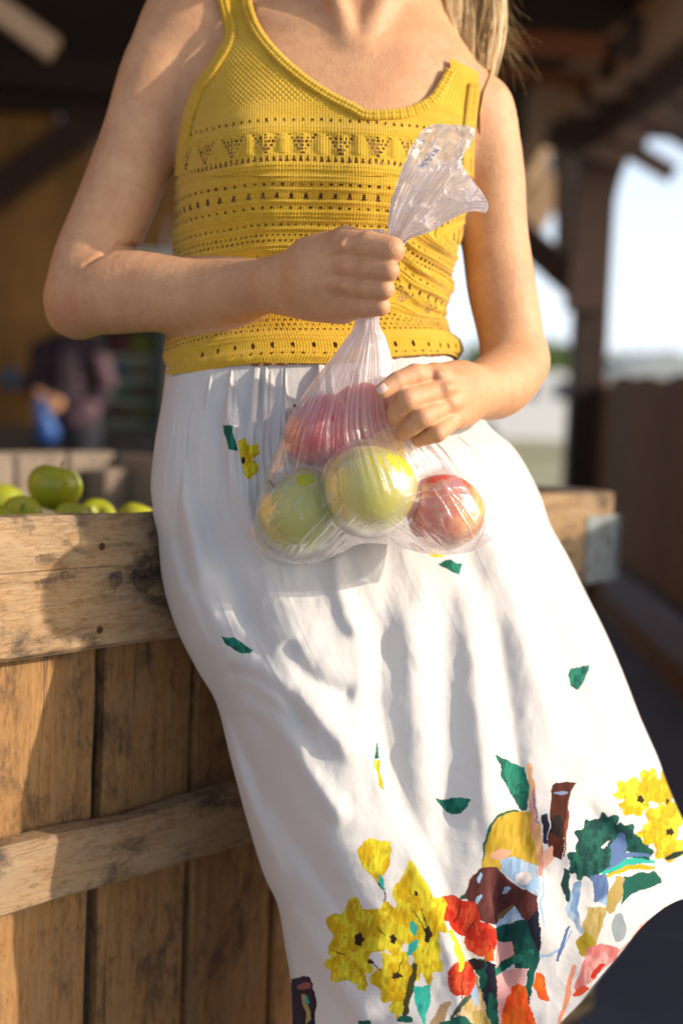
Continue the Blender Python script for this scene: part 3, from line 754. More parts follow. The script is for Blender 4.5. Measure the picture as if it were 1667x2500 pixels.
hd = np.interp(frac, [0, .06, .2, .45, 1], [.094, .106, .116, .128, .165])
# lay the folds out in photo pixels; heights in metres towards the camera
def G(x): return np.exp(-x*x)
fold = np.zeros_like(X)
front = sm(np.cos(th), -.15, .25)[None]+0*X
# gathers under the waistband
ph = s[None]*2*np.pi
gat = (.45-np.abs(noise2(s[None]*40+1.2*noise2(s[None]*9+0*X, frac*4, 6), frac*2.4, 3))*2+noise2(s[None]*84+0*X, frac*5, 4)*.5)
fold += .0150*gat*(sm(frac, -.02, .02)*(1-sm(frac, .05, .25))+.03*(1-sm(frac, .25, .8)))
fold += .012*noise2(s[None]*13+0*X+.5*frac, frac*2.2, 9)*sm(frac, .03, .14)*(1-sm(frac, .30, .75))
def foldline(pts, w, amp, w2=None, fade=.12):
    """a ridge: width w on its left side, w2 on its right"""
    global fold
    P_ = arcspl(pts, 14); pts = [tuple(p) for p in P_]
    xs = [p[0] for p in pts]; ysx = [p[1] for p in pts]; mg = 3*max(w, w2 or w)
    m = (X > min(xs)-mg) & (X < max(xs)+mg) & (Y > min(ysx)-mg) & (Y < max(ysx)+mg) & (np.cos(th) > -.1)[None]
    d, t, sd_ = dist_poly(X[m], Y[m], pts); w2 = w2 or w
    ww = np.where(sd_ > 0, w, w2); e = sm(t, 0, fade)*(1-sm(t, 1-fade, 1)); e = np.maximum(e, 0.0)
    fold[m] += amp*np.exp(-(d/ww)**2)*e
# the forward leg's panel overlaps the rest: a step along this edge
edge = [(800, 1330), (850, 1430), (895, 1540), (902, 1640), (905, 1740), (925, 1850), (965, 1960), (1015, 2060), (1060, 2160), (1100, 2270), (1135, 2400), (1160, 2560)]
ep = [tuple(p) for p in arcspl(edge, 24)]
d, t, sd_ = dist_poly(X, Y, ep)
sgn = sd_*d       # + left of the travelling direction (image right flips it)
stepv = (1-sm(-sgn if False else sgn*-1, -4, 16)) if False else None
side_left = X < np.interp(Y, [p[1] for p in ep], [p[0] for p in ep])
dsg = np.where(side_left, d, -d)
amt = sm(Y, 1350, 1600)*front
fold += amt*(.013*sm(dsg, -34, 30)*np.exp(-np.clip(dsg, 0, 999)/260)-.007*np.exp(-np.clip(-dsg, 0, 999)/60)*(1-sm(dsg, -6, 4)))
# the leg pushing the cloth out
fold += .028*np.exp(-((X-np.interp(Y, [1200, 1700, 2500], [640, 730, 930]))/130)**2)*sm(Y, 1350, 1600)*(1-.4*sm(Y, 2000, 2400))*front
foldline([(430, 1380), (560, 1600), (680, 1690), (790, 1760), (880, 1880)], 34, .011, 46)
foldline([(560, 1700), (640, 1740), (700, 1800), (760, 1900), (850, 2020)], 26, .008, 30)
foldline([(600, 1800), (640, 1900), (700, 2020), (790, 2150), (900, 2330)], 30, -.010, 44)
foldline([(545, 1740), (580, 1880), (640, 2030), (700, 2160)], 18, .007)
foldline([(480, 1560), (540, 1700), (600, 1850), (650, 2000)], 20, -.006)
foldline([(690, 2200), (760, 2300), (830, 2400), (900, 2520)], 26, .009, 34)
foldline([(690, 1560), (740, 1640), (800, 1680), (870, 1700)], 24, -.006, 24)
foldline([(540, 1640), (610, 1650), (690, 1700), (760, 1790)], 14, -.006, 20)
foldline([(420, 1000), (440, 1150), (470, 1300), (500, 1450)], 22, .007, 30)
foldline([(500, 960), (480, 1100), (500, 1260), (560, 1420), (640, 1560)], 24, -.008, 34)
foldline([(560, 960), (570, 1100), (600, 1240), (660, 1400)], 20, .008, 26)
foldline([(410, 1200), (440, 1350), (480, 1470), (540, 1590)], 16, -.005, 20)
foldline([(820, 1340), (840, 1480), (880, 1560)], 22, .006)
# long falls on the far side
for pts, w_, a_, w2_ in [
    ([(980, 1360), (1000, 1550), (1010, 1750), (1030, 1950), (1060, 2100)], 30, .010, 44),
    ([(1080, 1400), (1085, 1600), (1085, 1800), (1090, 2000), (1100, 2200)], 26, -.011, 30),
    ([(1120, 1380), (1150, 1550), (1170, 1750), (1190, 1950), (1210, 2150)], 26, .013, 40),
    ([(1180, 1420), (1220, 1600), (1250, 1800), (1270, 2000), (1280, 2200)], 24, -.012, 24),
    ([(1130, 1120), (1200, 1300), (1270, 1500), (1330, 1700), (1380, 1900)], 36, .013, 34),
    ([(1190, 1120), (1260, 1300), (1330, 1480), (1400, 1660), (1450, 1800)], 30, -.010, 40),
    ([(1220, 1110), (1300, 1300), (1390, 1500), (1480, 1720), (1560, 1960)], 32, .010, 30),
    ([(1070, 1100), (1110, 1240), (1150, 1400), (1190, 1500)], 26, -.009, 26),
    ([(1330, 1960), (1380, 2050), (1450, 2130), (1550, 2150)], 36, .012, 30),
    ([(1400, 1930), (1470, 2020), (1560, 2090), (1680, 2120)], 26, -.016, 22),
    ([(1280, 2100), (1300, 2200), (1320, 2350)], 30, .012, 36),
    ([(1200, 2100), (1225, 2250), (1240, 2450)], 18, -.016, 18),
    ([(960, 1300), (940, 1400), (945, 1560), (960, 1700)], 24, -.007, 30),
    ([(930, 1980), (1000, 2010), (1080, 1990), (1160, 1960)], 30, -.005, 40)]:
    foldline(pts, w_*1.25, a_*.72, w2_*1.25, .3)
# soft unevenness and pressed-in creases
fold += (.005*fbm2(X/150, Y/260, 21, 2)+.0018*fbm2(X/45, Y/60, 22, 2))*sm(frac, .02, .15)*front
dep = dc-hd*np.cos(th)[None]*1.0+np.interp(frac, [0, .1, .6, 1], [.20, .30, .25, .10])*(X-(A[:, None, 0]+B[:, None, 0])/2)/F*1.45*(np.abs(X-(A[:, None, 0]+B[:, None, 0])/2) < 2000)
P = W(X, Y, dep-fold*(.25+.75*front)*np.where(np.cos(th) > -.05, 1, .3)[None])
# side folds also roughen the outline
C0 = W(X*0+(A[:, None, 0]+B[:, None, 0])/2, Y, dc)
back_w = ((1-front)*.008*noise2(th[None]*5+0*X, frac*2, 41))[..., None]
nrm = P-C0; nrm /= np.linalg.norm(nrm, axis=-1)[..., None]; P = P+nrm*back_w
# stay outside hips
flat = P.reshape(-1, 3); msk = (frac.ravel() < .3); dd = torso_g.d(flat[msk]); lim = .004; pm = dd < lim
sub = flat[msk]; sub[pm] = sub[pm]+(lim-dd[pm])[:, None]*grad(torso_g, sub[pm]); flat[msk] = sub
# ---- the printed motifs, as flat colour on the cloth
col = np.tile(np.array([.70, .695, .69]), (X.size, 1)); x_, y_ = X.ravel(), Y.ravel(); fr_ = (np.cos(th)[None]+0*X).ravel() > -.12
wx = x_+7*fbm2(x_/24, y_/24, 51, 2); wy = y_+7*fbm2(x_/24, y_/24, 52, 2)
def Z(p): return (750+.585*p[0], 1750+.585*p[1])
def paint(mask, c, c2=None, sc=30, seed=60):
    mask = mask & fr_
    if not mask.any(): return
    c = np.array(c)
    if c2 is not None:
        t = sm(noise2(x_[mask]/sc, y_[mask]/(sc*1.6), seed)+.5*noise2(x_[mask]/(sc*.3), y_[mask]/(sc*.5), seed+1), -.15, .12)[:, None]
        q3 = noise2(x_[mask]/(sc*.22)+.5*y_[mask]/sc, y_[mask]/(sc*.9), seed+2)[:, None]
        col[mask] = (c*(1-t)+np.array(c2)*t)*(1+.55*np.where(np.abs(q3) > .22, q3, 0))
    else: col[mask] = c
def pz(pts, c, c2=None, full=False, **k): paint(in_poly(wx, wy, pts if full else [Z(p) for p in pts]), c, c2, **k)
def lz(pts, wd, c, full=False, c2=None):
    q_ = pts if full else [Z(p) for p in pts]; d_, t_, _ = dist_poly(wx, wy, q_); paint(d_ < wd*.585/2*(.65+.7*np.sin(np.pi*np.clip(t_, .08, .92))), c, c2)
def ez(cx, cy, rx_, ry_, c, c2=None, full=False, petals=0, ang=0, **k):
    if not full: cx, cy = Z((cx, cy)); rx_ *= .585; ry_ *= .585
    dx, dy = (wx-cx)/rx_, (wy-cy)/ry_; rr = np.hypot(dx, dy)
    if petals: rr = rr/(1+.16*np.cos(petals*np.arctan2(dy, dx)+ang))
    paint(rr < 1, c, c2, **k)
GR, GR2, YE, YE2, MU = (.010, .105, .075), (.020, .20, .14), (.70, .60, .030), (.58, .38, .008), (.50, .33, .030)
RD, RD2, OR_, MA, LB, NV, PK, TL, SB, KH, BK = (.52, .028, .012), (.68, .085, .03), (.72, .13, .012), (.10, .030, .028), (.33, .50, .72), (.014, .016, .032), (.72, .38, .36), (.03, .42, .34), (.10, .17, .36), (.42, .32, .10), (.02, .014, .014)
# upper, scattered
for p_ in ([(545, 1038), (568, 1037), (572, 1060), (580, 1098), (560, 1098), (550, 1080)], [(540, 1553), (570, 1555), (615, 1585), (612, 1595), (585, 1594), (560, 1578)],
           [(1070, 1376), (1090, 1362), (1105, 1374), (1126, 1373), (1126, 1392), (1120, 1402), (1100, 1390)], [(1386, 1648), (1395, 1635), (1438, 1620), (1430, 1652), (1410, 1682), (1392, 1677)],
           [(916, 1815), (919, 1815), (926, 1850), (915, 1852)]): pz(p_, GR, GR2, True, sc=9)
pz([(580, 1077), (597, 1072), (606, 1088), (628, 1083), (634, 1106), (616, 1118), (634, 1134), (630, 1152), (612, 1168), (598, 1158), (588, 1125)], YE2, YE, True, sc=14); ez(592, 1124, 5, 8, (.03, .03, .01), full=True)
pz([(914, 1856), (926, 1856), (929, 1895), (936, 1932), (922, 1918)], YE, YE2, True); pz([(1050, 1340), (1085, 1345), (1080, 1358), (1050, 1358)], YE, YE2, True)
pz([(530, 338), (555, 350), (640, 338), (680, 348), (668, 378), (640, 402), (600, 410), (560, 385)], GR, GR2, sc=12)
pz([(783, 158), (850, 190), (908, 210), (925, 300), (920, 385), (895, 392), (860, 340), (815, 255)], GR, GR2, sc=18)
# the still life
pz([(730, 630), (735, 540), (760, 460), (800, 402), (860, 393), (930, 393), (950, 460), (965, 620), (850, 640), (780, 640)], MU, (.58, .38, .05))
lz([(733, 600), (745, 500), (790, 415), (880, 392)], 9, GR)
pz([(1020, 285), (1060, 275), (1120, 275), (1100, 330), (1085, 380), (1075, 450), (1065, 590), (1030, 587), (1000, 540), (1008, 450), (1015, 380)], BK, (.08, .02, .012)); lz([(1035, 320), (1085, 320)], 12, (.2, .25, .4)); lz([(1085, 360), (1072, 580)], 8, (.22, .05, .02))
pz([(975, 410), (1005, 400), (1000, 540), (980, 520)], NV, SB)
pz([(980, 640), (1060, 600), (1090, 760), (1080, 960), (985, 1000)], (.70, .69, .68))
pz([(800, 590), (860, 578), (950, 620), (968, 650), (968, 758), (930, 730), (850, 680), (810, 650)], LB, (.42, .56, .70)); ez(900, 672, 34, 26, (.76, .70, .68))
lz([(785, 580), (830, 565)], 40, (.75, .42, .28))
pz([(655, 745), (680, 680), (730, 630), (790, 635), (850, 690), (960, 750), (968, 810), (900, 860), (830, 800), (790, 870), (720, 850), (675, 780)], MA, (.13, .04, .035)); lz([(720, 690), (728, 660)], 14, LB); lz([(815, 730), (840, 715)], 16, LB); lz([(705, 780), (722, 750)], 12, LB)
pz([(780, 872), (862, 788), (905, 855), (830, 892)], LB, (.42, .56, .70)); lz([(800, 840), (850, 790)], 16, (.2, .13, .05))
pz([(780, 882), (870, 850), (925, 850), (962, 900), (972, 1000), (950, 1070), (922, 1205), (903, 1185), (925, 1050), (862, 1050), (850, 960), (788, 930)], GR, (.008, .07, .06))
pz([(918, 850), (968, 800), (972, 1000), (945, 960)], NV)
pz([(782, 935), (850, 942), (858, 1000), (782, 1055)], PK); pz([(780, 1062), (922, 1048), (905, 1130), (850, 1125), (812, 1282), (780, 1300)], PK)
lz([(775, 1070), (860, 1010), (930, 985)], 30, GR, c2=GR2)
lz([(925, 205), (935, 300), (952, 450), (968, 560), (975, 660)], 24, (.72, .42, .20), c2=(.70, .30, .22)); lz([(938, 300), (960, 440)], 7, SB)
pz([(980, 560), (1020, 540), (1030, 600), (985, 635)], (.74, .40, .30))
pz([(670, 1020), (720, 1005), (780, 1030), (800, 1300), (740, 1300), (715, 1090)], GR, NV); ez(700, 1035, 36, 26, BK)
pz([(640, 1190), (700, 1070), (740, 1200), (770, 1300), (600, 1320)], KH, (.55, .42, .25)); lz([(600, 1260), (700, 1130)], 16, (.05, .08, .06)); pz([(560, 1200), (600, 1180), (560, 1320), (490, 1320)], (.42, .29, .16)); lz([(690, 1100), (700, 1200)], 20, LB)
lz([(560, 1290), (640, 1265), (690, 1290)], 30, GR)
for e_ in ((590, 800, 56, 66), (658, 842, 54, 88), (722, 925, 60, 84), (640, 1092, 50, 92)): ez(*e_, RD, RD2, petals=2, sc=16)
lz([(640, 770), (615, 860)], 6, (.2, .015, .01)); lz([(700, 850), (665, 900)], 6, (.2, .015, .01)); lz([(658, 1030), (640, 1180)], 6, (.22, .03, .01)); lz([(640, 760), (660, 740)], 16, (.04, .09, .05))
pz([(735, 1000), (770, 960), (775, 1015), (740, 1020)], OR_)
pz([(850, 1125), (880, 1112), (915, 1125), (918, 1200), (962, 1300), (808, 1300), (820, 1200)], OR_, (.66, .07, .01)); pz([(955, 1068), (985, 1082), (1010, 1195), (960, 1175), (940, 1120)], OR_, (.70, .10, .02))
lz([(985, 670), (975, 780), (990, 870)], 8, LB); lz([(1100, 900), (1070, 960), (1000, 1000), (975, 1002)], 9, LB); lz([(1130, 700), (1100, 800), (1140, 890)], 34, (.16, .28, .48), c2=(.34, .46, .62)); lz([(1075, 640), (1085, 760)], 26, (.01, .05, .05)); lz([(1085, 880), (1040, 1020)], 12, SB)
# leafy clump
for e_ in ((1180, 520, 62, 80), (1245, 470, 66, 64), (1150, 610, 62, 66), (1320, 510, 60, 66), (1390, 560, 50, 50), (1220, 600, 76, 62)): ez(*e_, (.006, .05, .045), (.012, .10, .075), petals=7, sc=12)
lz([(1310, 500), (1280, 610)], 44, SB); lz([(1250, 640), (1330, 580), (1430, 575)], 16, SB)
lz([(1240, 655), (1330, 605), (1440, 602)], 18, TL); lz([(1250, 668), (1340, 626), (1440, 628)], 16, YE2)
pz([(1180, 660), (1250, 660), (1255, 790), (1200, 770)], SB, LB); pz([(1320, 665), (1440, 640), (1480, 690), (1380, 722), (1312, 782)], GR)
lz([(1305, 680), (1262, 800)], 46, KH); pz([(1170, 790), (1245, 800), (1232, 880), (1180, 1000), (1135, 960), (1150, 870)], KH, (.50, .38, .13)); ez(1160, 952, 36, 50, (.36, .27, .02)); ez(1296, 880, 32, 58, (.30, .35, .38))
pz([(1165, 965), (1225, 945), (1285, 955), (1310, 985), (1200, 1092), (1110, 1165), (1130, 1070)], (.66, .20, .19), (.74, .36, .33)); lz([(1230, 1040), (1190, 1080)], 22, RD); lz([(1165, 1130), (1110, 1160)], 22, RD2); lz([(1110, 1040), (1085, 1150), (1050, 1282)], 18, (.74, .30, .18)); lz([(1500, 790), (1400, 868), (1300, 990)], 7, (.62, .33, .22))
# yellow flowers of the front panel
pz([(205, 560), (230, 520), (262, 508), (300, 517), (350, 518), (354, 560), (330, 640), (300, 692), (262, 662), (225, 620)], YE, YE2, sc=22); lz([(306, 660), (315, 715)], 16, TL); lz([(300, 690), (325, 760), (332, 805)], 4, BK)
for e_ in ((205, 905, 118, 130), (175, 1040, 92, 74), (350, 890, 92, 105), (425, 760, 62, 120), (500, 850, 84, 130), (500, 1010, 60, 90), (365, 1085, 92, 100), (380, 1190, 40, 60), (225, 1110, 24, 34)):
    ez(*e_, YE, YE2, petals=6, ang=e_[0], sc=20, seed=int(e_[0]))
pz([(425, 597), (450, 625), (500, 700), (450, 780), (380, 690)], YE2, YE)
pz([(286, 992), (312, 1000), (318, 1050), (285, 1040)], (.70, .695, .69)); pz([(545, 892), (600, 905), (600, 1000), (560, 960)], (.70, .695, .69))
for (cx_, cy_, a_, b_) in ((214, 932, 20, 26), (358, 925, 14, 18), (503, 908, 13, 34), (370, 1078, 20, 14), (450, 740, 8, 12), (262, 1020, 16, 8)): ez(cx_, cy_, a_, b_, (.03, .022, .006), petals=5)
for l_ in ([(100, 975), (160, 990)], [(255, 1010), (310, 1055)], [(440, 810), (490, 890)], [(290, 880), (330, 910)], [(400, 1010), (360, 1100)], [(470, 790), (500, 880)]): lz(l_, 4, (.06, .04, .01))
lz([(432, 860), (448, 900)], 22, TL); lz([(455, 935), (425, 985)], 26, TL); pz([(440, 1130), (512, 1112), (508, 1200), (482, 1290), (455, 1215)], TL, (.05, .50, .40)); lz([(452, 1042), (430, 1130), (408, 1235)], 24, (.05, .05, .015)); lz([(600, 900), (640, 1000), (640, 1060)], 22, YE)
ez(405, 1262, 30, 16, GR); ez(240, 1275, 34, 12, GR); lz([(0, 1100), (15, 1282)], 40, BK)
# right-hand flowers
for e_ in ((1350, 310, 66, 50), (1360, 370, 60, 42), (1425, 290, 46, 72), (1490, 300, 40, 70), (1470, 430, 60, 60), (1520, 420, 50, 80), (1440, 490, 60, 44), (1510, 550, 62, 54)): ez(*e_, YE, YE2, petals=6, ang=e_[1], sc=20, seed=int(e_[1]))
for (cx_, cy_, a_, b_) in ((1390, 345, 13, 15), (1500, 350, 9, 14), (1510, 480, 18, 12)): ez(cx_, cy_, a_, b_, (.03, .022, .006), petals=5)
lz([(1500, 592), (1560, 572)], 20, (.01, .03, .02)); pz([(1545, 800), (1600, 830), (1640, 900), (1560, 900)], TL, GR)
# dark cluster at the left hem
pz([(712, 2388), (742, 2382), (764, 2400), (762, 2450), (770, 2520), (705, 2530)], NV, (.03, .015, .03), True); pz([(726, 2405), (758, 2400), (760, 2412), (730, 2418)], (.32, .10, .10), None, True); pz([(738, 2425), (748, 2425), (760, 2490), (750, 2500)], (.42, .33, .12), None, True); pz([(746, 2432), (754, 2428), (756, 2450), (749, 2455)], TL, None, True)
me = mesh_np('skirt', flat, grid_quads(nr, nc, True).reshape(-1, 4)); attr_col(me, 'print', col)
sk = bpy.data.materials.new('printed_cotton'); sk.use_nodes = True; N = NT(sk)
N.b.inputs['Roughness'].default_value = .85; N.b.inputs['Sheen Weight'].default_value = .1; N.b.inputs['Specular IOR Level'].default_value = .15
pc = N.attr('print').outputs['Color']; v = N.obj()
N.l(pc, N.b.inputs['Base Color'])
wv1 = N.n('TexWave'); wv1.inputs['Scale'].default_value = 420; wv1.inputs['Distortion'].default_value = 2; N.l(N.map(v, (1, .2, .3)), wv1.inputs['Vector'])
wv2 = N.n('TexWave'); wv2.bands_direction = 'Z'; wv2.inputs['Scale'].default_value = 420; wv2.inputs['Distortion'].default_value = 2; N.l(v, wv2.inputs['Vector'])
hh = N.math('ADD', wv1.outputs['Fac'], wv2.outputs['Fac'])
b1_ = N.bump(hh, .12, .0004); b2_ = N.bump(N.noise(v, 45, 6, .65, 1.2), .22, .004, b1_)
b3_ = N.bump(N.noise(N.map(v, (1, 1, .5)), 16, 5, .6, .8), .16, .012, b2_)
N.l(b3_, N.b.inputs['Normal'])
trn = N.n('BsdfTranslucent'); N.l(pc, trn.inputs['Color']); N.l(b3_, trn.inputs['Normal'])
mx = N.n('MixShader'); mx.inputs[0].default_value = .16; N.l(N.b.outputs[0], mx.inputs[1]); N.l(trn.outputs[0], mx.inputs[2])
N.l(mx.outputs[0], N.t.nodes['Material Output'].inputs['Surface'])
skirt = link('skirt', me, person, sk)

# ------------------------------------------------------------------ hair
hair_m = M('blonde_hair', (.50, .34, .16), .38, Specular_IOR_Level=.5); N = NT(hair_m)
hc_ = N.attr('tone').outputs['Fac']; N.l(N.ramp(hc_, [(0, (.30, .19, .08)), (.4, (.72, .51, .23)), (1, (.95, .80, .52))]), N.b.inputs['Base Color'])
hv, hq, ht = [], [], []; n0 = 0
r_ = np.random.default_rng(3)
def strand(path, rad, tone):
    global n0
    V, Q = tube(path, rad, 4, False); hv.append(V); hq.append(Q+n0); ht.append(np.full(len(V), tone)); n0 += len(V)
locks = []
for k in range(78):
    x0 = r_.uniform(985, 1222); xe = np.interp(x0, [985, 1205], [1070, 1192])+r_.normal(0, 10); ye = r_.uniform(150, 215)+max(0, (xe-1100))*.05
    d0 = r_.uniform(1.50, 1.57); locks.append((x0, xe, ye, d0, r_.uniform(0, 6.3), r_.uniform(7, 20), r_.uniform(.1, 1)))
for (x0, xe, ye, d0, phs, am, tone) in locks:
    for j in range(26):
        o = r_.normal(0, 7, 2); t = np.linspace(0, 1, 22)
        sp_ = 1+.5*np.sin(t*math.pi)
        xx = x0+(xe-x0)*t+am*np.sin(t*7+phs)+o[0]*sp_+r_.normal(0, 1.5)*np.sin(t*9+o[1]); yy = -330+(ye+330)*t+o[1]*2
        dd = d0+.006*np.sin(t*6+phs*2)+o[1]*.0006
        strand(W(xx, yy, dd), np.interp(t, [0, .8, 1], [.00042, .0004, .0001])*r_.uniform(.7, 1.5), np.clip(tone+r_.normal(0, .16), 0, 1))
for k in range(40):       # flyaways
    t = np.linspace(0, 1, 18); x0 = r_.uniform(1170, 1220); y0 = r_.uniform(-60, 80); L_ = r_.uniform(60, 130); a0 = r_.uniform(-.2, 1.2)
    xx = x0+L_*t*math.cos(a0)+12*np.sin(t*3+k); yy = y0+L_*1.6*t*abs(math.sin(a0+.5))+10*t*t
    strand(W(xx, yy, 1.54+.02*t), np.interp(t, [0, 1], [.00013, .00005]), .4)
# hair over the head, above the frame
for k in range(420):
    a = r_.uniform(-math.pi*.98, math.pi*.0)+math.pi*.5*0; aa = r_.uniform(0, math.pi); t = np.linspace(0, 1, 14)
    top = hc+np.array([0, .02, .03]); ph_ = .15+t*1.55
    pth = top+np.stack([np.cos(aa)*np.sin(ph_)*.084, np.sin(aa)*np.sin(ph_)*.102, np.cos(ph_)*.104], -1)
    pth[:, 2] -= np.clip(t-.75, 0, 1)*.35
    strand(pth, .0016, np.clip(r_.normal(.5, .2), 0, 1))
me = mesh_np('hair', np.vstack(hv), np.vstack(hq)); attr_f(me, 'tone', np.concatenate(ht)); hair = link('hair', me, person, hair_m)
hair['kind'] = 'stuff'

# ------------------------------------------------------------------ apples
def apple_mat(name, base, base2, blush, amt, freckle=(.5, .5, .2), rough=.32):
    m = M(name, base, rough, Specular_IOR_Level=.45, Subsurface_Weight=.06, Subsurface_Scale=.004); N = NT(m); v, rnd = rnd_offset(N)
    c = N.mix(N.ramp(N.noise(v, 22, 4, .6), [(.35, (0, 0, 0)), (.65, (1, 1, 1))]), base, base2)
    if amt > 0:
        big = N.noise(v, 14, 2, .5); st = N.noise(N.map(v, (160, 160, 14)), 1.0, 4, .6, .4)
        f = N.ramp(N.math('ADD', N.math('MULTIPLY', big, 1.2), N.math('MULTIPLY', st, .55)), [(max(0, .80-amt*.35), (0, 0, 0)), (min(1, 1.0-amt*.25), (1, 1, 1))])
        c = N.mix(f, c, blush)
    vo = N.n('TexVoronoi'); vo.inputs['Scale'].default_value = 210; N.l(v, vo.inputs['Vector'])
    c = N.mix(N.math('MULTIPLY', N.ramp(vo.outputs['Distance'], [(.12, (1, 1, 1)), (.2, (0, 0, 0))]), .5), c, freckle)
    N.l(c, N.b.inputs['Base Color']); N.l(N.bump(N.noise(v, 80, 3), .06, .002), N.b.inputs['Normal'])
    return m
A_GREEN = apple_mat('apple_green', (.44, .43, .028), (.34, .37, .020), (.5, .2, .03), 0, (.20, .22, .03))
A_YELLOW = apple_mat('apple_yellow_green', (.56, .50, .035), (.43, .43, .025), (.6, .35, .05), 0, (.32, .28, .04))
A_GOLD = apple_mat('apple_golden', (.70, .52, .06), (.60, .46, .05), (.7, .3, .04), .2, (.4, .3, .08))
A_RED = apple_mat('apple_red', (.66, .09, .04), (.60, .03, .025), (.48, .010, .020), .9, (.7, .35, .15))
A_BI = apple_mat('apple_red_and_yellow', (.78, .52, .18), (.74, .40, .14), (.66, .10, .07), .62, (.75, .5, .2))
STEM = M('stem_brown', (.10, .06, .025), .8); CALYX = M('calyx_brown', (.07, .05, .025), .9)
def apple_mesh(r, seed, squash=.9):
    q = np.random.default_rng(seed); n, m = 36, 48
    t = np.linspace(0, np.pi, n); a = np.linspace(0, 2*np.pi, m, endpoint=False); T, A = np.meshgrid(t, a, indexing='ij')
    rr = 1+.05*np.sin(T)*np.cos(T)*1.2
    lob = 1+.022*np.cos(5*A+q.uniform(0, 6))*np.clip(-np.cos(T), 0, 1)**1.5+.018*np.cos(2*A+q.uniform(0, 6))+.012*np.cos(3*A+q.uniform(0, 6))*np.sin(T)
    x = np.sin(T)*rr*lob*r; z = np.cos(T)*squash*r
    z = z-(.34*r*np.exp(-(np.sin(T)/.30)**2))*(np.cos(T) > 0)+(.20*r*np.exp(-(np.sin(T)/.26)**2))*(np.cos(T) < 0)
    x = x*(1+.06*np.cos(T))
    V = np.stack([x*np.cos(A), x*np.sin(A), z], -1)
    return mesh_np('apple_skin', V.reshape(-1, 3), grid_quads(n, m, True).reshape(-1, 4))
def make_apple(c, r, mat, label, group, rot=(0, 0, 0), seed=0, squash=.9):
    root = empty('apple', c); root.rotation_euler = rot; tag(root, label, 'apple', group)
    me = apple_mesh(r, seed, squash); me.materials.append(mat); o = bpy.data.objects.new('flesh', me); C.objects.link(o); o.parent = root; o.name = 'fruit'
    V, Q = tube(arcspl([(0, 0, .52*r), (.03*r, 0, .75*r), (.12*r, .03*r, 1.02*r)], 8), np.linspace(.028, .04, 8)*r, 6)
    me = mesh_np('stem', V, Q); me.materials.append(STEM); o = bpy.data.objects.new('stem', me); C.objects.link(o); o.parent = root
    b = MB()
    for k in range(5):
        a = k*2*math.pi/5; b.tube(np.array([[0, 0, -.62*r], [.06*r*math.cos(a), .06*r*math.sin(a), -.70*r], [.10*r*math.cos(a), .10*r*math.sin(a), -.735*r]]), np.array([.03, .03, .008])*r, 5)
    me = mesh_np('calyx', np.vstack(b.V), np.vstack(b.Q)); me.materials.append(CALYX); o = bpy.data.objects.new('calyx', me); C.objects.link(o); o.parent = root
    return root
BG = 'apples inside the plastic bag'
bagged = [  # px, py, depth, r px, material, label
    (903, 1196, 1.260, 114, A_YELLOW, 'big yellow green apple in the middle of the clear bag, below the index fingertip', (-.35, .25, .3), .96),
    (733, 1252, 1.292, 110, A_GREEN, 'green apple at the left bottom corner of the clear bag', (-.75, -.5, 1), .92),
    (784, 1054, 1.298, 94, A_RED, 'deep red apple at the upper left of the clear bag, above the green one', (-.6, .5, 2), .92),
    (880, 1020, 1.328, 88, A_RED, 'red apple highest in the clear bag, beside the other red one', (.9, .2, 4), .92),
    (905, 1095, 1.335, 84, A_GOLD, 'golden apple mostly hidden behind the big yellow green one in the bag', (.3, .9, 1), .9),
    (1084, 1254, 1.285, 99, A_BI, 'red and yellow apple alone in the right corner of the clear bag', (-.5, .5, .5), .92)]
AP = []
for k, (x, y, d, r, mt, lb, rot, sq) in enumerate(bagged):
    c = W(x, y, d); rm = r/F*d; AP.append((c, rm)); make_apple(tuple(c), rm*.985, mt, lb, BG, rot, 10+k, sq)

# ------------------------------------------------------------------ the bag
film = bpy.data.materials.new('clear_film'); film.use_nodes = True; N = NT(film)
N.t.nodes.remove(N.b); out = N.t.nodes['Material Output']
dn = N.attr('film_amount').outputs['Fac']; v = N.obj()
tr = N.n('BsdfTransparent'); tr.inputs[0].default_value = (.985, .98, .99, 1)
df = N.n('BsdfDiffuse'); df.inputs[0].default_value = (.90, .86, .90, 1)
tl = N.n('BsdfTranslucent'); tl.inputs[0].default_value = (.92, .88, .92, 1)
gl = N.n('BsdfGlossy'); gl.inputs['Roughness'].default_value = .24; gl.inputs[0].default_value = (1, 1, 1, 1)
bmp = N.bump(N.noise(v, 170, 4, .6, 1.5), .35, .002)
N.l(bmp, gl.inputs['Normal']); N.l(bmp, df.inputs['Normal'])
a_ = N.n('MixShader'); a_.inputs[0].default_value = .5; N.l(df.outputs[0], a_.inputs[1]); N.l(tl.outputs[0], a_.inputs[2])
b_ = N.n('MixShader'); N.l(dn, b_.inputs[0]); N.l(tr.outputs[0], b_.inputs[1]); N.l(a_.outputs[0], b_.inputs[2])
fn = N.n('Fresnel'); fn.inputs[0].default_value = 1.45; N.l(bmp, fn.inputs['Normal'])
c_ = N.n('MixShader'); N.l(N.math('ADD', N.math('MULTIPLY', fn.outputs[0], .38), .015), c_.inputs[0]); N.l(b_.outputs[0], c_.inputs[1]); N.l(gl.outputs[0], c_.inputs[2])
N.l(c_.outputs[0], out.inputs['Surface'])
BL = [(876, 560), (874, 660), (866, 785), (838, 835), (800, 885), (750, 950), (700, 1035), (668, 1110), (640, 1190), (622, 1262), (608, 1306), (640, 1352)]
BR = [(940, 560), (930, 660), (926, 785), (940, 820), (954, 865), (972, 940), (1000, 1030), (1050, 1085), (1105, 1150), (1150, 1225), (1185, 1280), (1206, 1312)]
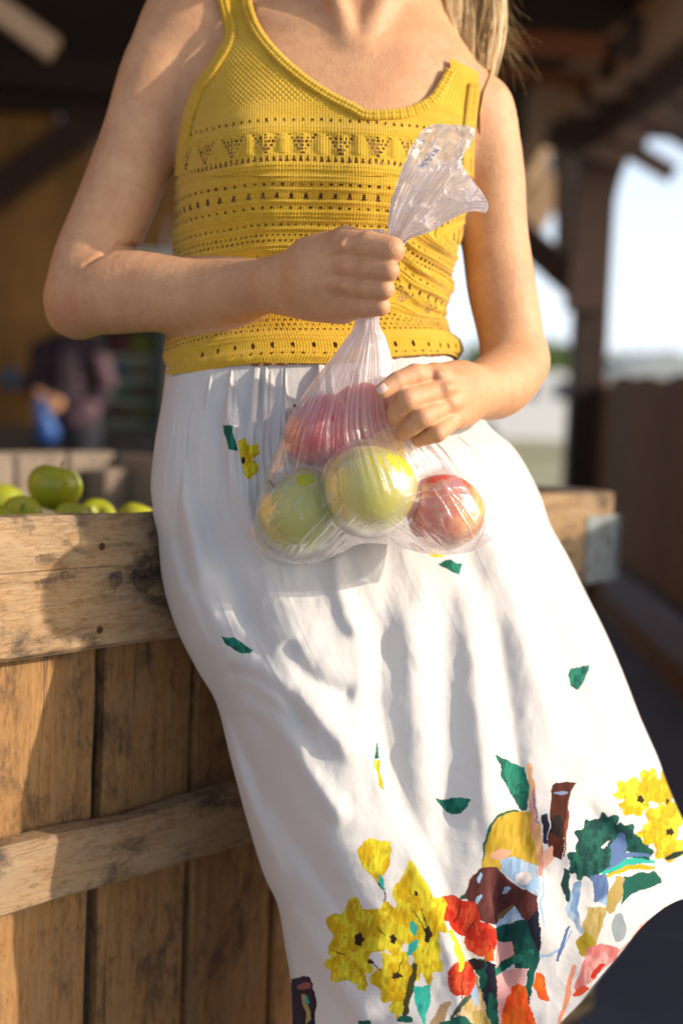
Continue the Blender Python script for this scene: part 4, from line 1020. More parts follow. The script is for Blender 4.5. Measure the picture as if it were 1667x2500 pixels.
BB = [(640, 1352), (700, 1374), (770, 1374), (830, 1350), (880, 1328), (950, 1330), (1030, 1350), (1105, 1354), (1160, 1342), (1206, 1312)]
def bag_sheet(nr, nc, sign, seed):
    t = np.linspace(0, 1, nr)[:, None]+np.zeros((1, nc)); s = np.linspace(0, 1, nc)[None]+np.zeros((nr, 1))
    A, B = spl(BL, t[:, 0]), spl(BR, t[:, 0]); bb = arcspl(BB, nc)
    lin = A[-1]*(1-s[0])[:, None]+B[-1]*s[0][:, None]; bow = bb-lin
    s2 = s
    XY = A[:, None]*(1-s2)[..., None]+B[:, None]*s2[..., None]+bow[None]*(t**3)[..., None]
    dc = np.interp(t, [0, .18, .3, .6, 1], [1.283, 1.283, 1.295, 1.300, 1.300])
    hd = np.interp(t, [0, .18, .35, .55, .8, .93, 1], [.010, .012, .022, .036, .036, .020, .0015])*np.sqrt(np.clip(1-(2*s-1)**2, 0, 1))
    P = W(XY[..., 0], XY[..., 1], dc-sign*hd)
    view = W(833, 1100, 1.0)-np.array([0, 0, CAMH]); view /= np.linalg.norm(view)
    # film clings to the fruit
    for it in range(3):
        for (c, r) in AP:
            q = P-c; dd = np.linalg.norm(q, axis=-1)
            lat = q-(q @ view)[..., None]*view; ll = np.linalg.norm(lat, axis=-1); rr = r*1.012
            inside = ll < rr
            z = np.sqrt(np.clip(rr*rr-ll*ll, 0, None))
            cur = -(q @ view)*sign
            mv = np.where(inside & (cur < z), z-cur, 0)
            P = P-sign*mv[..., None]*view
        # relax
        if it < 2:
            S_ = P.copy()
            for _ in range(10): S_[1:-1, 1:-1] = .25*(S_[:-2, 1:-1]+S_[2:, 1:-1]+S_[1:-1, :-2]+S_[1:-1, 2:])
            P = S_
    # pleats fanning out of the fist, then tension creases between the fruit
    fade = np.interp(t, [0, .12, .3, .5, .68, .8, 1], [.9, 1, 1, .9, .45, .05, 0])
    pl = 0; 
    for k, (fq, am) in enumerate(((22, 1.0), (46, .8), (84, .42))):
        pl = pl+am*(1-2*np.abs(2*noise2(s*fq+seed, t*2.2+k, seed+k)))
    pl = pl/2.0*(.55+1.5*np.clip(noise2(s*9+seed, t*1.8, seed+60)+.35, 0, 1))
    x, y = XY[..., 0], XY[..., 1]
    def creases(x0, y0, x1, y1, n, spread, L, ph):
        ang = math.atan2(y1-y0, x1-x0); u = (x-x0)*math.cos(ang)+(y-y0)*math.sin(ang); w_ = -(x-x0)*math.sin(ang)+(y-y0)*math.cos(ang)
        ln = math.hypot(x1-x0, y1-y0); e = sm(u, -10, 30)*(1-sm(u, ln-40, ln+10))*np.exp(-(w_/spread)**2)
        return e*np.clip(1-np.abs(2*noise2(w_/L+ph, u/120+ph, 91+n)/.5), 0, 1)**2.5
    cs = creases(712, 1370, 860, 1225, 1, 60, 13, .3)+creases(935, 1265, 1060, 1355, 2, 40, 10, .7)*1.2+creases(985, 1215, 1140, 1195, 3, 34, 12, .2)*1.2+creases(1060, 1180, 1160, 1330, 4, 60, 16, .9)*.8+creases(640, 1330, 760, 1200, 5, 50, 15, .5)*.6
    cr2 = np.clip(1-np.abs(2*fbm2(x/42+seed, y/42, 77+seed, 3)/.35), 0, 1)**3*sm(t, .55, .75)
    disp = .0028*pl*fade+.0022*cs+.0004*cr2+.0010*fbm2(x/40, y/40, seed+5, 2)*sm(t, .2, .4)
    P = P-sign*disp[..., None]*view
    ed = np.exp(-np.clip(1-np.abs(2*s-1), 0, 1)/.02)
    plw = np.clip(pl*1.3+.25, 0, 1)
    den = np.interp(t, [0, .4, .6, 1], [.22, .15, .08, .13])+.06*(noise2(s*30, t*3, 8)+.5)+fade*(.12+.50*plw**2)*np.interp(t, [0, .3, .6, 1], [1, .80, .34, .10])+.36*cs+.07*cr2+.18*ed+.30*sm(t, .93, 1)
    den = den+np.interp(t, [0, .2, .3, .42, 1], [.6, .6, .34, .10, 0])
    # sagging seam along the bottom
    return P.reshape(-1, 3), grid_quads(nr, nc).reshape(-1, 4), np.clip(den, 0, .92).ravel()
bag = empty('plastic_bag', tuple(W(905, 1360, 1.30))); tag(bag, 'clear plastic produce bag of apples gripped in her fist', 'plastic bag')
V1, Q1, D1 = bag_sheet(330, 460, 1, 1); V2, Q2, D2 = bag_sheet(160, 200, -1, 7)
me = mesh_np('bag_film', np.vstack([V1, V2]), np.vstack([Q1, Q2[:, ::-1]+len(V1)])); attr_f(me, 'film_amount', np.r_[D1, D2*.9])
link('bag_film', me, bag, film)
# the open mouth above the fist
def crown(sign, n=150, seed=0, doff=0.0):
    t = np.linspace(0, 1, n)[:, None]+np.zeros((1, n)); s = np.linspace(0, 1, n)[None]+np.zeros((n, 1))
    Lc = spl([(942, 612), (946, 560), (952, 500), (975, 430), (1002, 362), (1030, 318)], t[:, 0]); Rc = spl([(978, 616), (1000, 584), (1050, 566), (1108, 532), (1150, 516), (1186, 520)], t[:, 0])
    rim = spl([(1030, 318), (1062, 303), (1110, 308), (1156, 320), (1150, 350), (1128, 392), (1146, 432), (1176, 478), (1190, 502), (1186, 520)], s[0])
    if sign < 0: rim = rim+np.stack([6*np.sin(s[0]*9), 8*np.sin(s[0]*13+1)], -1)*np.sin(s[0]*np.pi)[:, None]
    lin = Lc[-1]*(1-s[0])[:, None]+Rc[-1]*s[0][:, None]; bow = rim-lin
    XY = Lc[:, None]*(1-s)[..., None]+Rc[:, None]*s[..., None]+bow[None]*(t**1.6)[..., None]
    x, y = XY[..., 0], XY[..., 1]
    d = 1.262-.012*t-sign*(.004+.018*t**.8*np.sin(s*np.pi))+doff
    # crumpled: sharp facets
    f = 0
    for k, (sc, am) in enumerate(((75, .008), (38, .0035), (18, .0008))):
        n_ = noise2((x+.5*y)/sc+seed, (y-.4*x)/sc, 200+k+seed); f = f+am*(np.abs(n_)*2-.4)
    pl = (1-2*np.abs(2*noise2(s*26+seed, t*1.5, 210+seed)))*.0025+(1-2*np.abs(2*noise2(s*60+seed, t*2.5, 211+seed)))*.0014
    d = d+f*sm(t, .05, .45)-pl*(1-.6*t)
    ridge = np.clip(1-np.abs(noise2((x+.5*y)/38+seed, (y-.4*x)/38, 201+seed))*2/.16, 0, 1)*.5+np.clip(1-np.abs(noise2((x+.5*y)/18+seed, (y-.4*x)/18, 202+seed))*2/.16, 0, 1)*.35
    den = .50+.25*(1-t)+.22*ridge*sm(t, .1, .4)+.4*np.exp(-np.minimum(s, 1-s)/.015)*.6+.5*np.exp(-(1-t)/.02)+.15*np.clip(pl/.003, 0, 1)
    den = den*np.where((y < 392) & (t > .6), .72, 1.0)
    return W(x, y, d).reshape(-1, 3), grid_quads(n, n).reshape(-1, 4), np.clip(den, 0, .9).ravel(), (x, y, d)
Va, Qa, Da, (cx_, cy_, cd_) = crown(1, 190, 0); Vb, Qb, Db, _ = crown(-1, 120, 3, .004)
me = mesh_np('bag_mouth', np.vstack([Va, Vb]), np.vstack([Qa, Qb[:, ::-1]+len(Va)])); attr_f(me, 'film_amount', np.r_[Da, Db])
link('bag_mouth', me, bag, film)
# small pale blue print, broken up by the creases
ink = M('blue_print', (.16, .33, .72), .5)
b = MB(); r_ = np.random.default_rng(5)
def mouth_depth(x, y):
    k = np.argmin((cx_-x)**2+(cy_-y)**2); return cd_.ravel()[k]-.0009
def glyph(x, y, ang, h, strokes):
    for st in strokes:
        P = []
        for (u, w_) in st:
            u, w_ = u*h*.6, w_*h; xx = x+u*math.cos(ang)-w_*math.sin(ang); yy = y+u*math.sin(ang)+w_*math.cos(ang); P.append(W(xx, yy, mouth_depth(xx, yy)))
        b.tube(np.array(P), .00032, 4, False)
GL = {'E': [[(0, 0), (0, 1)], [(0, 0), (1, 0)], [(0, .5), (.8, .5)], [(0, 1), (1, 1)]], 'R': [[(0, 1), (0, 0)], [(0, 0), (1, .1), (1, .4), (0, .5)], [(.4, .5), (1, 1)]], 'N': [[(0, 1), (0, 0)], [(0, 0), (1, 1)], [(1, 1), (1, 0)]],
      'A': [[(0, 1), (.5, 0)], [(.5, 0), (1, 1)], [(.2, .6), (.8, .6)]], 'T': [[(0, 0), (1, 0)], [(.5, 0), (.5, 1)]], 'O': [[(0, 0), (0, 1)], [(0, 1), (1, 1)], [(1, 1), (1, 0)], [(1, 0), (0, 0)]], 'M': [[(0, 1), (0, 0)], [(0, 0), (.5, .5)], [(.5, .5), (1, 0)], [(1, 0), (1, 1)]]}
for k, ch in enumerate('NARTE'): glyph(1070-9*k+2*math.sin(k), 368+10*k, R(118), 11, GL[ch])
for k, ch in enumerate('OMR'): glyph(1050-7*k, 378+12*k, R(118), 8, GL[ch])
for k, ch in enumerate('ET'): glyph(1036-8*k, 345+9*k, R(125), 7, GL[ch])
b.build('bag_print', ink, bag)

# ------------------------------------------------------------------ the crate (bulk apple bin)
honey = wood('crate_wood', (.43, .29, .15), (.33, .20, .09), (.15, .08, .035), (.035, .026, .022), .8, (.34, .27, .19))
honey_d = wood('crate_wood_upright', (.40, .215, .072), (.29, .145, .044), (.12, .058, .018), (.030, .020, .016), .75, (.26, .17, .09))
grey_w = wood('crate_wood_grey', (.30, .235, .18), (.22, .165, .12), (.10, .07, .05), (.04, .03, .03), .5)
zinc = M('galvanised_strap', (.30, .34, .35), .6, Metallic=.4); N = NT(zinc); N.l(N.ramp(N.noise(N.obj(), 45, 6, .7), [(.35, (.16, .15, .14)), (.5, (.30, .34, .35)), (.7, (.38, .42, .43))]), N.b.inputs['Base Color'])
NAIL = M('rusty_nail', (.08, .04, .02), .7, Metallic=.4)
c0 = W(0, 1265, 1.27); TOPZ = c0[2]
fdir = np.array([math.sin(R(39.6)), math.cos(R(39.6)), 0]); bdir = np.array([-fdir[1], fdir[0], 0])   # along the front; to the back
crate = empty('apple_crate', (c0[0], c0[1], 0)); tag(crate, 'big weathered wooden apple bin she leans on, boards dark stained', 'crate')
S0, S1 = -.12, 1.095; LEN = S1-S0; DEP = 1.10
def place_board(name, c, xdir, length, height, thick, mat, seed, roll=0.0, vertical=False, parent=None, rough=.0022):
    """xdir: direction of the board's length (world), outward thickness handled by rotation about z"""
    V, Q = plank(length, height, thick, seed, rough=rough)
    me = mesh_np(name, V, Q, False); me.materials.append(mat)
    o = bpy.data.objects.new(name, me); C.objects.link(o)
    x = np.array(xdir, float); x /= np.linalg.norm(x)
    if vertical:
        # length up, height along x
        X_, Z_ = np.array([0, 0, 1.]), -x; Y_ = np.cross(Z_, X_)
    else:
        X_ = x; Z_ = np.array([0, 0, 1.]); Y_ = np.cross(Z_, X_)
    Rm = np.stack([X_, Y_, Z_], -1) @ np.array([[math.cos(roll), 0, math.sin(roll)], [0, 1, 0], [-math.sin(roll), 0, math.cos(roll)]])
    m4 = Matrix(Rm.tolist()).to_4x4(); m4.translation = Vector(c)
    p = parent if parent is not None else crate
    o.parent = p; bpy.context.view_layer.update(); o.matrix_parent_inverse = p.matrix_world.inverted(); o.matrix_basis = m4
    return o
o0 = np.array([c0[0], c0[1], 0.])
def cp(s, back, z): return o0+fdir*s+bdir*back+np.array([0, 0, z])
TH = .022
# front: top board
H1 = .131
place_board('plank', cp((S0+S1)/2, 0, TOPZ-H1/2), fdir, LEN, H1, TH, honey, 1, rough=.003)
# middle rail
zr = W(0, 2160, 1.27)[2]; 
place_board('rail', cp((S0+S1)/2, -.006, zr-.002), fdir, LEN, .066, .03, honey, 2, rough=.003)
# uprights behind the boards: seams found in the photograph
seams = [-.12]
for px in (6, 282, 512):     # seam positions under the top board, photo x
    a = (px-833.5)/F
    # s where (c0.x+s*fx)/(c0.y+s*fy) = a
    seams.append((a*c0[1]-c0[0])/(fdir[0]-a*fdir[1]))
while seams[-1] < S1-.1: seams.append(min(seams[-1]+.135+.02*math.sin(len(seams)*2.3), S1))
for k in range(len(seams)-1):
    a, b_ = seams[k]+.0042, seams[k+1]-.0042
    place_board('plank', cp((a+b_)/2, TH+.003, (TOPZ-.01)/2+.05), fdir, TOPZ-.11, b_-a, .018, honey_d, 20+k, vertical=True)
# bottom rail and skids
place_board('rail', cp((S0+S1)/2, -.006, .16), fdir, LEN, .09, .034, honey, 3)
for bk in (.04, DEP/2, DEP-.04): place_board('skid', cp((S0+S1)/2, bk, .045), fdir, LEN, .085, .09, grey_w, 60+int(bk*10))
# back: boards seen above the fruit are uprights with a cap
nb_ = 10; wb_ = LEN/nb_
for k in range(nb_):
    place_board('plank', cp(S0+wb_*(k+.5), DEP, TOPZ/2+.05+.004*math.sin(k*3.1)), fdir, TOPZ-.11, wb_-.008, .02, grey_w, 100+k, vertical=True)
place_board('rail', cp((S0+S1)/2, DEP+.03, TOPZ-.07), fdir, LEN, .14, .022, grey_w, 4)
# sides
for sx_, sd__ in ((S0, 5), (S1, 6)):
    sgn_ = -1 if sx_ == S0 else 1
    place_board('plank', cp(sx_+sgn_*.004, DEP/2, TOPZ-H1/2), bdir, DEP-.03, H1-.004, TH, grey_w, sd__)
    for k in range(8):
        w_ = (DEP-.08)/8
        place_board('plank', cp(sx_-sgn_*.022, .04+w_*(k+.5), TOPZ/2+.04), bdir, TOPZ-.12, w_-.006, .018, grey_w, 130+k+20*sgn_, vertical=True)
    for bk in (.035, DEP-.035): place_board('corner_post', cp(sx_-sgn_*.06, bk+(.02 if bk < .1 else -.02), TOPZ/2+.02), bdir, TOPZ-.10, .06, .06, grey_w, 170+int(bk*10)+sgn_, vertical=True)
place_board('floor_board', cp((S0+S1)/2, DEP/2, .11), fdir, LEN-.06, .02, DEP-.08, grey_w, 190)
# galvanised corner straps on the front right corner
b = MB(); zc = TOPZ-.022-.055
Rc = np.stack([fdir, bdir, np.array([0, 0, 1.])], -1)
b.box(cp(S1-.036, -TH/2-.0016, zc-.006), (.086, .0022, .098), Rc); b.box(cp(S1+.0185, .03, zc-.006), (.0022, .088, .098), Rc)
b.build('corner_strap', zinc, crate)
b = MB(); b.box(cp(S1-.02, TH/2+.0026, zc-.006), (.012, .0022, .05), Rc)
for k, (ss, zz) in enumerate([(-.03, -.03), (-.03, -.115), (.11, -.03), (.11, -.11), (.235, -.04), (.235, -.12), (.9, -.03), (.9, -.12)]):
    V, Q = tube(np.array([cp(ss, -TH/2-.0012, TOPZ+zz), cp(ss, -TH/2+.004, TOPZ+zz)]), .0035, 8); me = mesh_np('nail_head', V, Q); link('nail_head', me, crate, NAIL)
# burnt-in lettering remains on the top board: worn black stencil blots
sten = bpy.data.materials.new('worn_black_stencil'); sten.use_nodes = True; N = NT(sten); N.b.inputs['Base Color'].default_value = (.012, .014, .02, 1); N.b.inputs['Roughness'].default_value = .8
al_ = N.ramp(N.noise(N.map(N.obj(), (1, 1, 1.6)), 60, 6, .7), [(.40, (0, 0, 0)), (.56, (1, 1, 1))]); N.l(N.math('MULTIPLY', al_, .55), N.b.inputs['Alpha'])
def decal(poly, s_off=0):
    pts = []
    for (x, y) in poly:
        a = (x-833.5)/F; s_ = (a*c0[1]-c0[0])/(fdir[0]-a*fdir[1]); z_ = W(x, y, (c0[1]+s_*fdir[1]))[2]; pts.append(cp(s_, -TH/2-.0022-.0007*s_off, z_))
    n = len(pts); me = bpy.data.meshes.new('stencil_mark'); me.from_pydata([tuple(p) for p in pts], [], [tuple(range(n))]); link('stencil_mark', me, crate, sten)
decal([(306, 1350), (330, 1336), (372, 1330), (392, 1345), (398, 1420), (380, 1440), (350, 1436), (335, 1450), (312, 1440), (302, 1410)])
decal([(250, 1398), (276, 1390), (280, 1420), (262, 1440), (248, 1430)], 1); decal([(330, 1300), (352, 1292), (368, 1318), (345, 1330)], 2); decal([(70, 1352), (118, 1346), (122, 1372), (78, 1380)], 3); decal([(120, 1395), (165, 1388), (160, 1410), (128, 1416)], 4); decal([(72, 1412), (110, 1404), (116, 1425), (80, 1436)], 5)
# fruit in the crate
CG = 'green apples heaped in the wooden crate'
def crate_apple(px, py, d, rpx, mt, lb, k, rot):
    d = d*.89
    c = W(px, py, d); make_apple(tuple(c), rpx/F*d, mt, lb, CG, rot, 40+k, .9)
crate_apple(134, 1192, 1.86, 67, A_GREEN, 'large green apple topmost on the heap in the crate', 0, (.1, .2, 1))
crate_apple(52, 1262, 1.80, 52, A_YELLOW, 'yellow green apple at the crate rim, stem hollow facing the viewer', 1, (.9, -.2, .4))
crate_apple(10, 1232, 2.00, 54, A_GREEN, 'darker green apple at the left end of the heap in the crate', 2, (.3, .5, 2))
crate_apple(-12, 1280, 1.76, 52, A_YELLOW, 'yellow green apple cut by the left edge of the picture', 3, (.6, .1, 3))
crate_apple(236, 1268, 1.88, 50, A_GREEN, 'green apple right of the large topmost one in the crate', 4, (1.0, .1, .3))
crate_apple(334, 1268, 1.93, 46, A_YELLOW, 'yellow green apple in the crate nearest her hip', 5, (.2, .3, 1.3))
crate_apple(175, 1268, 1.80, 44, A_YELLOW, 'yellow green apple directly under the large topmost one', 6, (.5, .6, 2))
heap = MB(); r_ = np.random.default_rng(9)
# the rest of the load, out of view below the rim
for i in range(9):
    for j in range(9):
        s_ = S0+.10+i*(LEN-.2)/8+r_.normal(0, .008); bk = .10+j*(DEP-.2)/8+r_.normal(0, .008)
        c = cp(s_, bk, TOPZ-.15+r_.normal(0, .008)); px, py, d = PIX(c)
        rr = .040; T, A_ = np.meshgrid(np.linspace(.02, np.pi-.02, 12), np.linspace(0, 2*np.pi, 16, endpoint=False), indexing='ij')
        V = c+rr*np.stack([np.sin(T)*np.cos(A_), np.sin(T)*np.sin(A_), .9*np.cos(T)-.3*np.exp(-(np.sin(T)/.3)**2)*(np.cos(T) > 0)], -1); heap.add(V.reshape(-1, 3), grid_quads(12, 16, True))
h_ = heap.build('apple_heap', A_GREEN, None, True); tag(h_, 'bed of green apples filling the wooden crate below the visible ones', 'apples', None, 'stuff')

# ------------------------------------------------------------------ setting
# ground
V, Q = [], []
def struct_box(name, c, size, mat, rot=None, kind=None, parent=None):
    b = MB(); b.box(c, size, rot); o = b.build(name, mat, parent)
    if kind: o['kind'] = kind
    return o
asph = M('worn_asphalt', (.06, .06, .065), .85); N = NT(asph); v = N.obj()
c = N.ramp(N.noise(v, 3, 6, .6), [(.3, (.20, .205, .25)), (.7, (.27, .275, .32))]); c = N.mix(N.ramp(N.noise(v, 260, 3, .7), [(.45, (0, 0, 0)), (.7, (1, 1, 1))]), c, (.13, .13, .14))
N.l(c, N.b.inputs['Base Color']); N.l(N.bump(N.noise(v, 300, 4), .5, .004), N.b.inputs['Normal'])
gm = M('dry_gravel_and_grass', (.3, .27, .18), .95); N = NT(gm); v = N.obj()
c = N.ramp(N.noise(v, .35, 6, .65), [(.38, (.42, .36, .24)), (.55, (.30, .30, .14)), (.68, (.13, .20, .05))]); c = N.mix(.3, c, N.ramp(N.noise(v, 40, 4), [(.3, (.1, .1, .06)), (.7, (.5, .45, .33))])); N.l(c, N.b.inputs['Base Color'])
me = mesh_np('ground', np.array([[-900, -900, -.004], [900, -900, -.004], [900, 900, -.004], [-900, 900, -.004]]), [[0, 1, 2, 3]]); o = link('ground', me, None, gm); o['kind'] = 'structure'
me = mesh_np('paved_floor', np.array([[-9, -6, 0], [3.2, -6, 0], [3.2, 13, 0], [-9, 13, 0]]), [[0, 1, 2, 3]]); o = link('paved_floor', me, None, asph); o['kind'] = 'structure'

dark = wood("old_shaded_timber", (.050, .024, .014), (.034, .016, .009), (.016, .009, .008), (.01, .007, .007), .5, (.05, .038, .036))  # base colour darkened: shade under the roof is put into it
redb = wood('red_brown_timber', (.085, .042, .028), (.062, .030, .020), (.03, .015, .01), (.012, .008, .007), .4, (.08, .055, .045))  # red-brown, darkened likewise to stand in for the barn's shade
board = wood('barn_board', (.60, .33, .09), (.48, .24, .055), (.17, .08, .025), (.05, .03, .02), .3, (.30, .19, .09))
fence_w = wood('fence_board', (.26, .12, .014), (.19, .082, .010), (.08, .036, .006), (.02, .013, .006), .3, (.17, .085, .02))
pale = wood('pale_lit_timber', (.70, .52, .36), (.60, .43, .29), (.28, .18, .11), (.08, .06, .05), .2, (.45, .36, .27))  # base colour lightened in place of light bounced up from the ground
def beam(name, a, b_, w_, h_, mat, parent=None, seed=0, up=(0, 0, 1)):
    a, b_ = np.array(a, float), np.array(b_, float); L = np.linalg.norm(b_-a); x = (b_-a)/L
    u = np.array(up, float); y = np.cross(u, x); y /= np.linalg.norm(y); z = np.cross(x, y)
    V, Q = plank(L, h_, w_, seed, nl=10, rough=.003, bev=.006); me = mesh_np(name, V, Q, False); me.materials.append(mat)
    o = bpy.data.objects.new(name, me); C.objects.link(o); m4 = Matrix(np.stack([x, y, z], -1).tolist()).to_4x4(); m4.translation = Vector((a+b_)/2)
    if parent is not None: o.parent = parent; bpy.context.view_layer.update(); o.matrix_parent_inverse = parent.matrix_world.inverted()
    o.matrix_basis = m4
    return o
# --- back wall of the barn with vertical boards
YW = 9.2
barn = empty('barn', (-2.5, YW, 0)); tag(barn, 'open timber barn with brown board wall and dark roof behind her', 'barn')
xw = -6.0; k = 0
while xw < -.6:
    wd = .24+.03*math.sin(k*1.7); beam('wall_board', (xw+wd/2, YW, .02), (xw+wd/2, YW, 2.95),   .03, wd-.003, board, barn, 300+k, up=(1, 0, 0)); xw += wd; k += 1
beam('header_beam', (-6.1, YW-.12, 2.93), (3.3, YW-.12, 2.93), .16, .34, dark, barn, 1)
beam('wall_beam', (-6.1, YW-.06, 3.6), (3.3, YW-.06, 3.6), .06, 1.0, dark, barn, 2)
beam('brace', at_y(-60, 505, YW-.12), at_y(330, 215, YW-.12), .12, .20, redb, barn, 3)
# far end closed off on the left
xw = 0; k = 0
for k in range(30):
    y0 = -1.0+k*.34
    if y0 > 9: break
    beam('wall_board', (-4.6, y0+.17, .02), (-4.6, y0+.17, 3.4), .03, .325, board, barn, 400+k, up=(0, 1, 0))
# roof: two dark slopes with purlins, running away from the camera
RX, RZ = -1.6, 5.2          # ridge
EX, EZ = 2.35, 3.15         # right eave
Y0, Y1 = 2.45, 13.0
sl = (EZ-RZ)/(EX-RX)
def roof_z(x): return RZ+(x-RX)*sl
for k in range(22):
    a = Y0+k*(Y1-Y0)/22; w_ = (Y1-Y0)/22
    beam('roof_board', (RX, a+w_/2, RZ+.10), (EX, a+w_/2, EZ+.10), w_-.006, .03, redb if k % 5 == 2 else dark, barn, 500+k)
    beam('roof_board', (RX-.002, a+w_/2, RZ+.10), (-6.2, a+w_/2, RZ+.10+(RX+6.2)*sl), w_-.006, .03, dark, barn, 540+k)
for k, yy in enumerate(np.arange(Y0+.3, Y1, 1.15)):
    beam('rafter', (RX, yy, RZ), (EX+.28, yy, roof_z(EX+.28)), .09, .15, redb, barn, 580+k)
    beam('rafter', (RX, yy, RZ), (-6.1, yy, RZ+(RX+6.1)*sl), .09, .15, dark, barn, 600+k)
for k, yy in enumerate((5.6, 8.9)):
    beam('tie_beam', (-4.5, yy, 3.05), (1.9, yy, 2.72+.1), .14, .2, dark, barn, 620+k)
for k, xx in enumerate(np.arange(-1.2, 2.2, .62)):
    beam('purlin', (xx, Y0, roof_z(xx)+.03), (xx, Y1, roof_z(xx)+.03), .07, .09, redb, barn, 640+k)
# --- right-hand posts, braces and eave beams (placed from the photograph, at their own distance)
post = at_y(1418, 1150, 7.8); ptop = at_y(1452, 350, 7.8)
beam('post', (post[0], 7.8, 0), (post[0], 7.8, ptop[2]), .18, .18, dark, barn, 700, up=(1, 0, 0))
beam('post', (2.05, 4.3, 0), (2.05, 4.3, 2.9), .155, .155, dark, barn, 702, up=(1, 0, 0))
def curved(name, pts, w_, h_, mat, seed):
    P = arcspl(pts, 14); V = []
    T = np.gradient(P, axis=0); T /= np.linalg.norm(T, axis=1)[:, None]
    for p, t in zip(P, T):
        y = np.array([0, 1., 0]); z = np.cross(t, y); z /= np.linalg.norm(z)
        for (a, b_) in ((-1, -1), (1, -1), (1, 1), (-1, 1)): V.append(p+y*a*w_/2+z*b_*h_/2)
    Q = grid_quads(14, 4, True).reshape(-1, 4); Q = np.vstack([Q, [[0, 1, 2, 3], [55, 54, 53, 52]]])
    me = mesh_np(name, np.array(V), Q, False); return link(name, me, barn, mat)
curved('brace', [at_y(1426, 760, 7.75), at_y(1436, 600, 7.75), at_y(1458, 450, 7.7), at_y(1505, 330, 7.6), at_y(1590, 215, 7.4)], .15, .20, redb, 1)
beam('brace', at_y(1412, 700, 7.85), at_y(1210, 520, 8.1), .12, .16, redb, barn, 716)
for k in range(7):
    a_ = at_y(1180+k*44, 545-6*k, 9.3); b_ = at_y(1180+k*44, 240, 9.3); beam('gable_board', a_, (a_[0], a_[1], b_[2]), .03, .112, dark, barn, 750+k, up=(1, 0, 0))
beam('eave_beam', at_y(1320, 290, 8.0), at_y(1760, -20, 5.6), .16, .26, pale, barn, 710)
beam('eave_board', at_y(1440, 318, 7.7), at_y(1760, 90, 5.5), .05, .20, redb, barn, 711)
beam('strut', at_y(1250, 480, 8.6), at_y(1370, 240, 8.3), .10, .15, pale, barn, 712)
beam('strut', at_y(1200, 335, 8.9), at_y(1420, 325, 8.5), .10, .10, redb, barn, 713)
beam('gable_board', at_y(1278, 560, 8.7), at_y(1350, 420, 8.7), .03, .22, pale, barn, 714)
beam('strut', at_y(1378, 330, 8.5), at_y(1380, 620, 8.5), .10, .12, dark, barn, 715, up=(1, 0, 0))
for k, (px, py) in enumerate([(1548, 328), (1600, 280), (1655, 215), (1710, 160), (1500, 380)]):
    e = at_y(px, py, 7.3-.35*k if k < 4 else 7.5); beam('rafter_tail', e-np.array([.35, 0, -.12]), e+np.array([.07, 0, 0]), .09, .17, redb, barn, 720+k)
beam('purlin', at_y(1180, 95, 6.5), at_y(1480, 120, 6.2), .05, .10, M('orange_board', (.22, .07, .02), .7), barn, 730)
beam('purlin', at_y(1180, 165, 7.2), at_y(1430, 205, 7.0), .05, .08, bpy.data.materials['orange_board'], barn, 731)
beam('brace', at_y(-60, -20, 6.0), at_y(130, 120, 6.0), .10, .10, pale, barn, 732)
# --- half wall on the right, upright boards, continuing towards the camera
fn_ = empty('board_fence', (1.3, 5, 0)); tag(fn_, 'dark half-height board fence along the right side of the barn', 'fence')
pA = on_z(1452, 1478, 0.); pB = on_z(1672, 1712, 0.); fd = (pB-pA)/np.linalg.norm(pB-pA); Lf = 5.8; k = 0; u = -.55
while u < Lf:
    wd = .16+.02*math.sin(k*2.1); q = pA+fd*(u+wd/2); hgt = 1.17+.012*math.sin(k*1.3)+.03*math.exp(-((u-.6)/.5)**2)
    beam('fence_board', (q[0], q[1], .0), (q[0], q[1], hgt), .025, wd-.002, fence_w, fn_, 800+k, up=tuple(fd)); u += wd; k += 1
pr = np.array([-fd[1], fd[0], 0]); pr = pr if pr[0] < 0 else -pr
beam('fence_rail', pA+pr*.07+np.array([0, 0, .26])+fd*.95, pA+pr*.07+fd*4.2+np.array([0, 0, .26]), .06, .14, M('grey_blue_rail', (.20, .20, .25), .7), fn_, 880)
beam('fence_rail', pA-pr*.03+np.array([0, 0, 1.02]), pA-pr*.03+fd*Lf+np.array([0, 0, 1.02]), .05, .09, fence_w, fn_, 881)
# --- glass-fronted drinks cooler behind the shopkeeper
fr_m = M('cooler_frame', (.025, .045, .045), .4); sh_m = M('cooler_shelf', (.24, .30, .25), .5); in_m = M('cooler_lining', (.08, .13, .11), .6)
ca, cb = at_y(252, 1030, 8.8), at_y(398, 1030, 8.8)
cool = empty('drinks_cooler', ((ca[0]+cb[0])/2, 8.8, 0)); tag(cool, 'green lined drinks cooler with filled shelves against the barn wall', 'cooler')
x0, x1 = ca[0], cb[0]; xm, wdt = (x0+x1)/2, x1-x0; ztop = at_y(300, 775, 8.8)[2]; zb = at_y(300, 1038, 8.8)[2]
struct_box('back_panel', (xm, 8.95, (ztop+zb)/2), (wdt, .03, ztop-zb), in_m, parent=cool)
for xx in (x0, x1+.02): struct_box('side_panel', (xx, 8.72, (ztop+.02)/2), (.05, .44, ztop-.02), fr_m, parent=cool)
struct_box('top_panel', (xm, 8.72, ztop+.03), (wdt+.1, .44, .07), M('cooler_light_panel', (.42, .50, .28), .5), parent=cool)
struct_box('base_panel', (xm, 8.72, zb/2), (wdt-.06, .44, zb-.02), M('cooler_base', (.03, .02, .015), .6), parent=cool)
cols = [(.12, .02, .02), (.20, .20, .03), (.05, .22, .08), (.16, .06, .03), (.04, .10, .20), (.30, .22, .12)]
cm = [M('can_paint', c, .35) for c in cols]
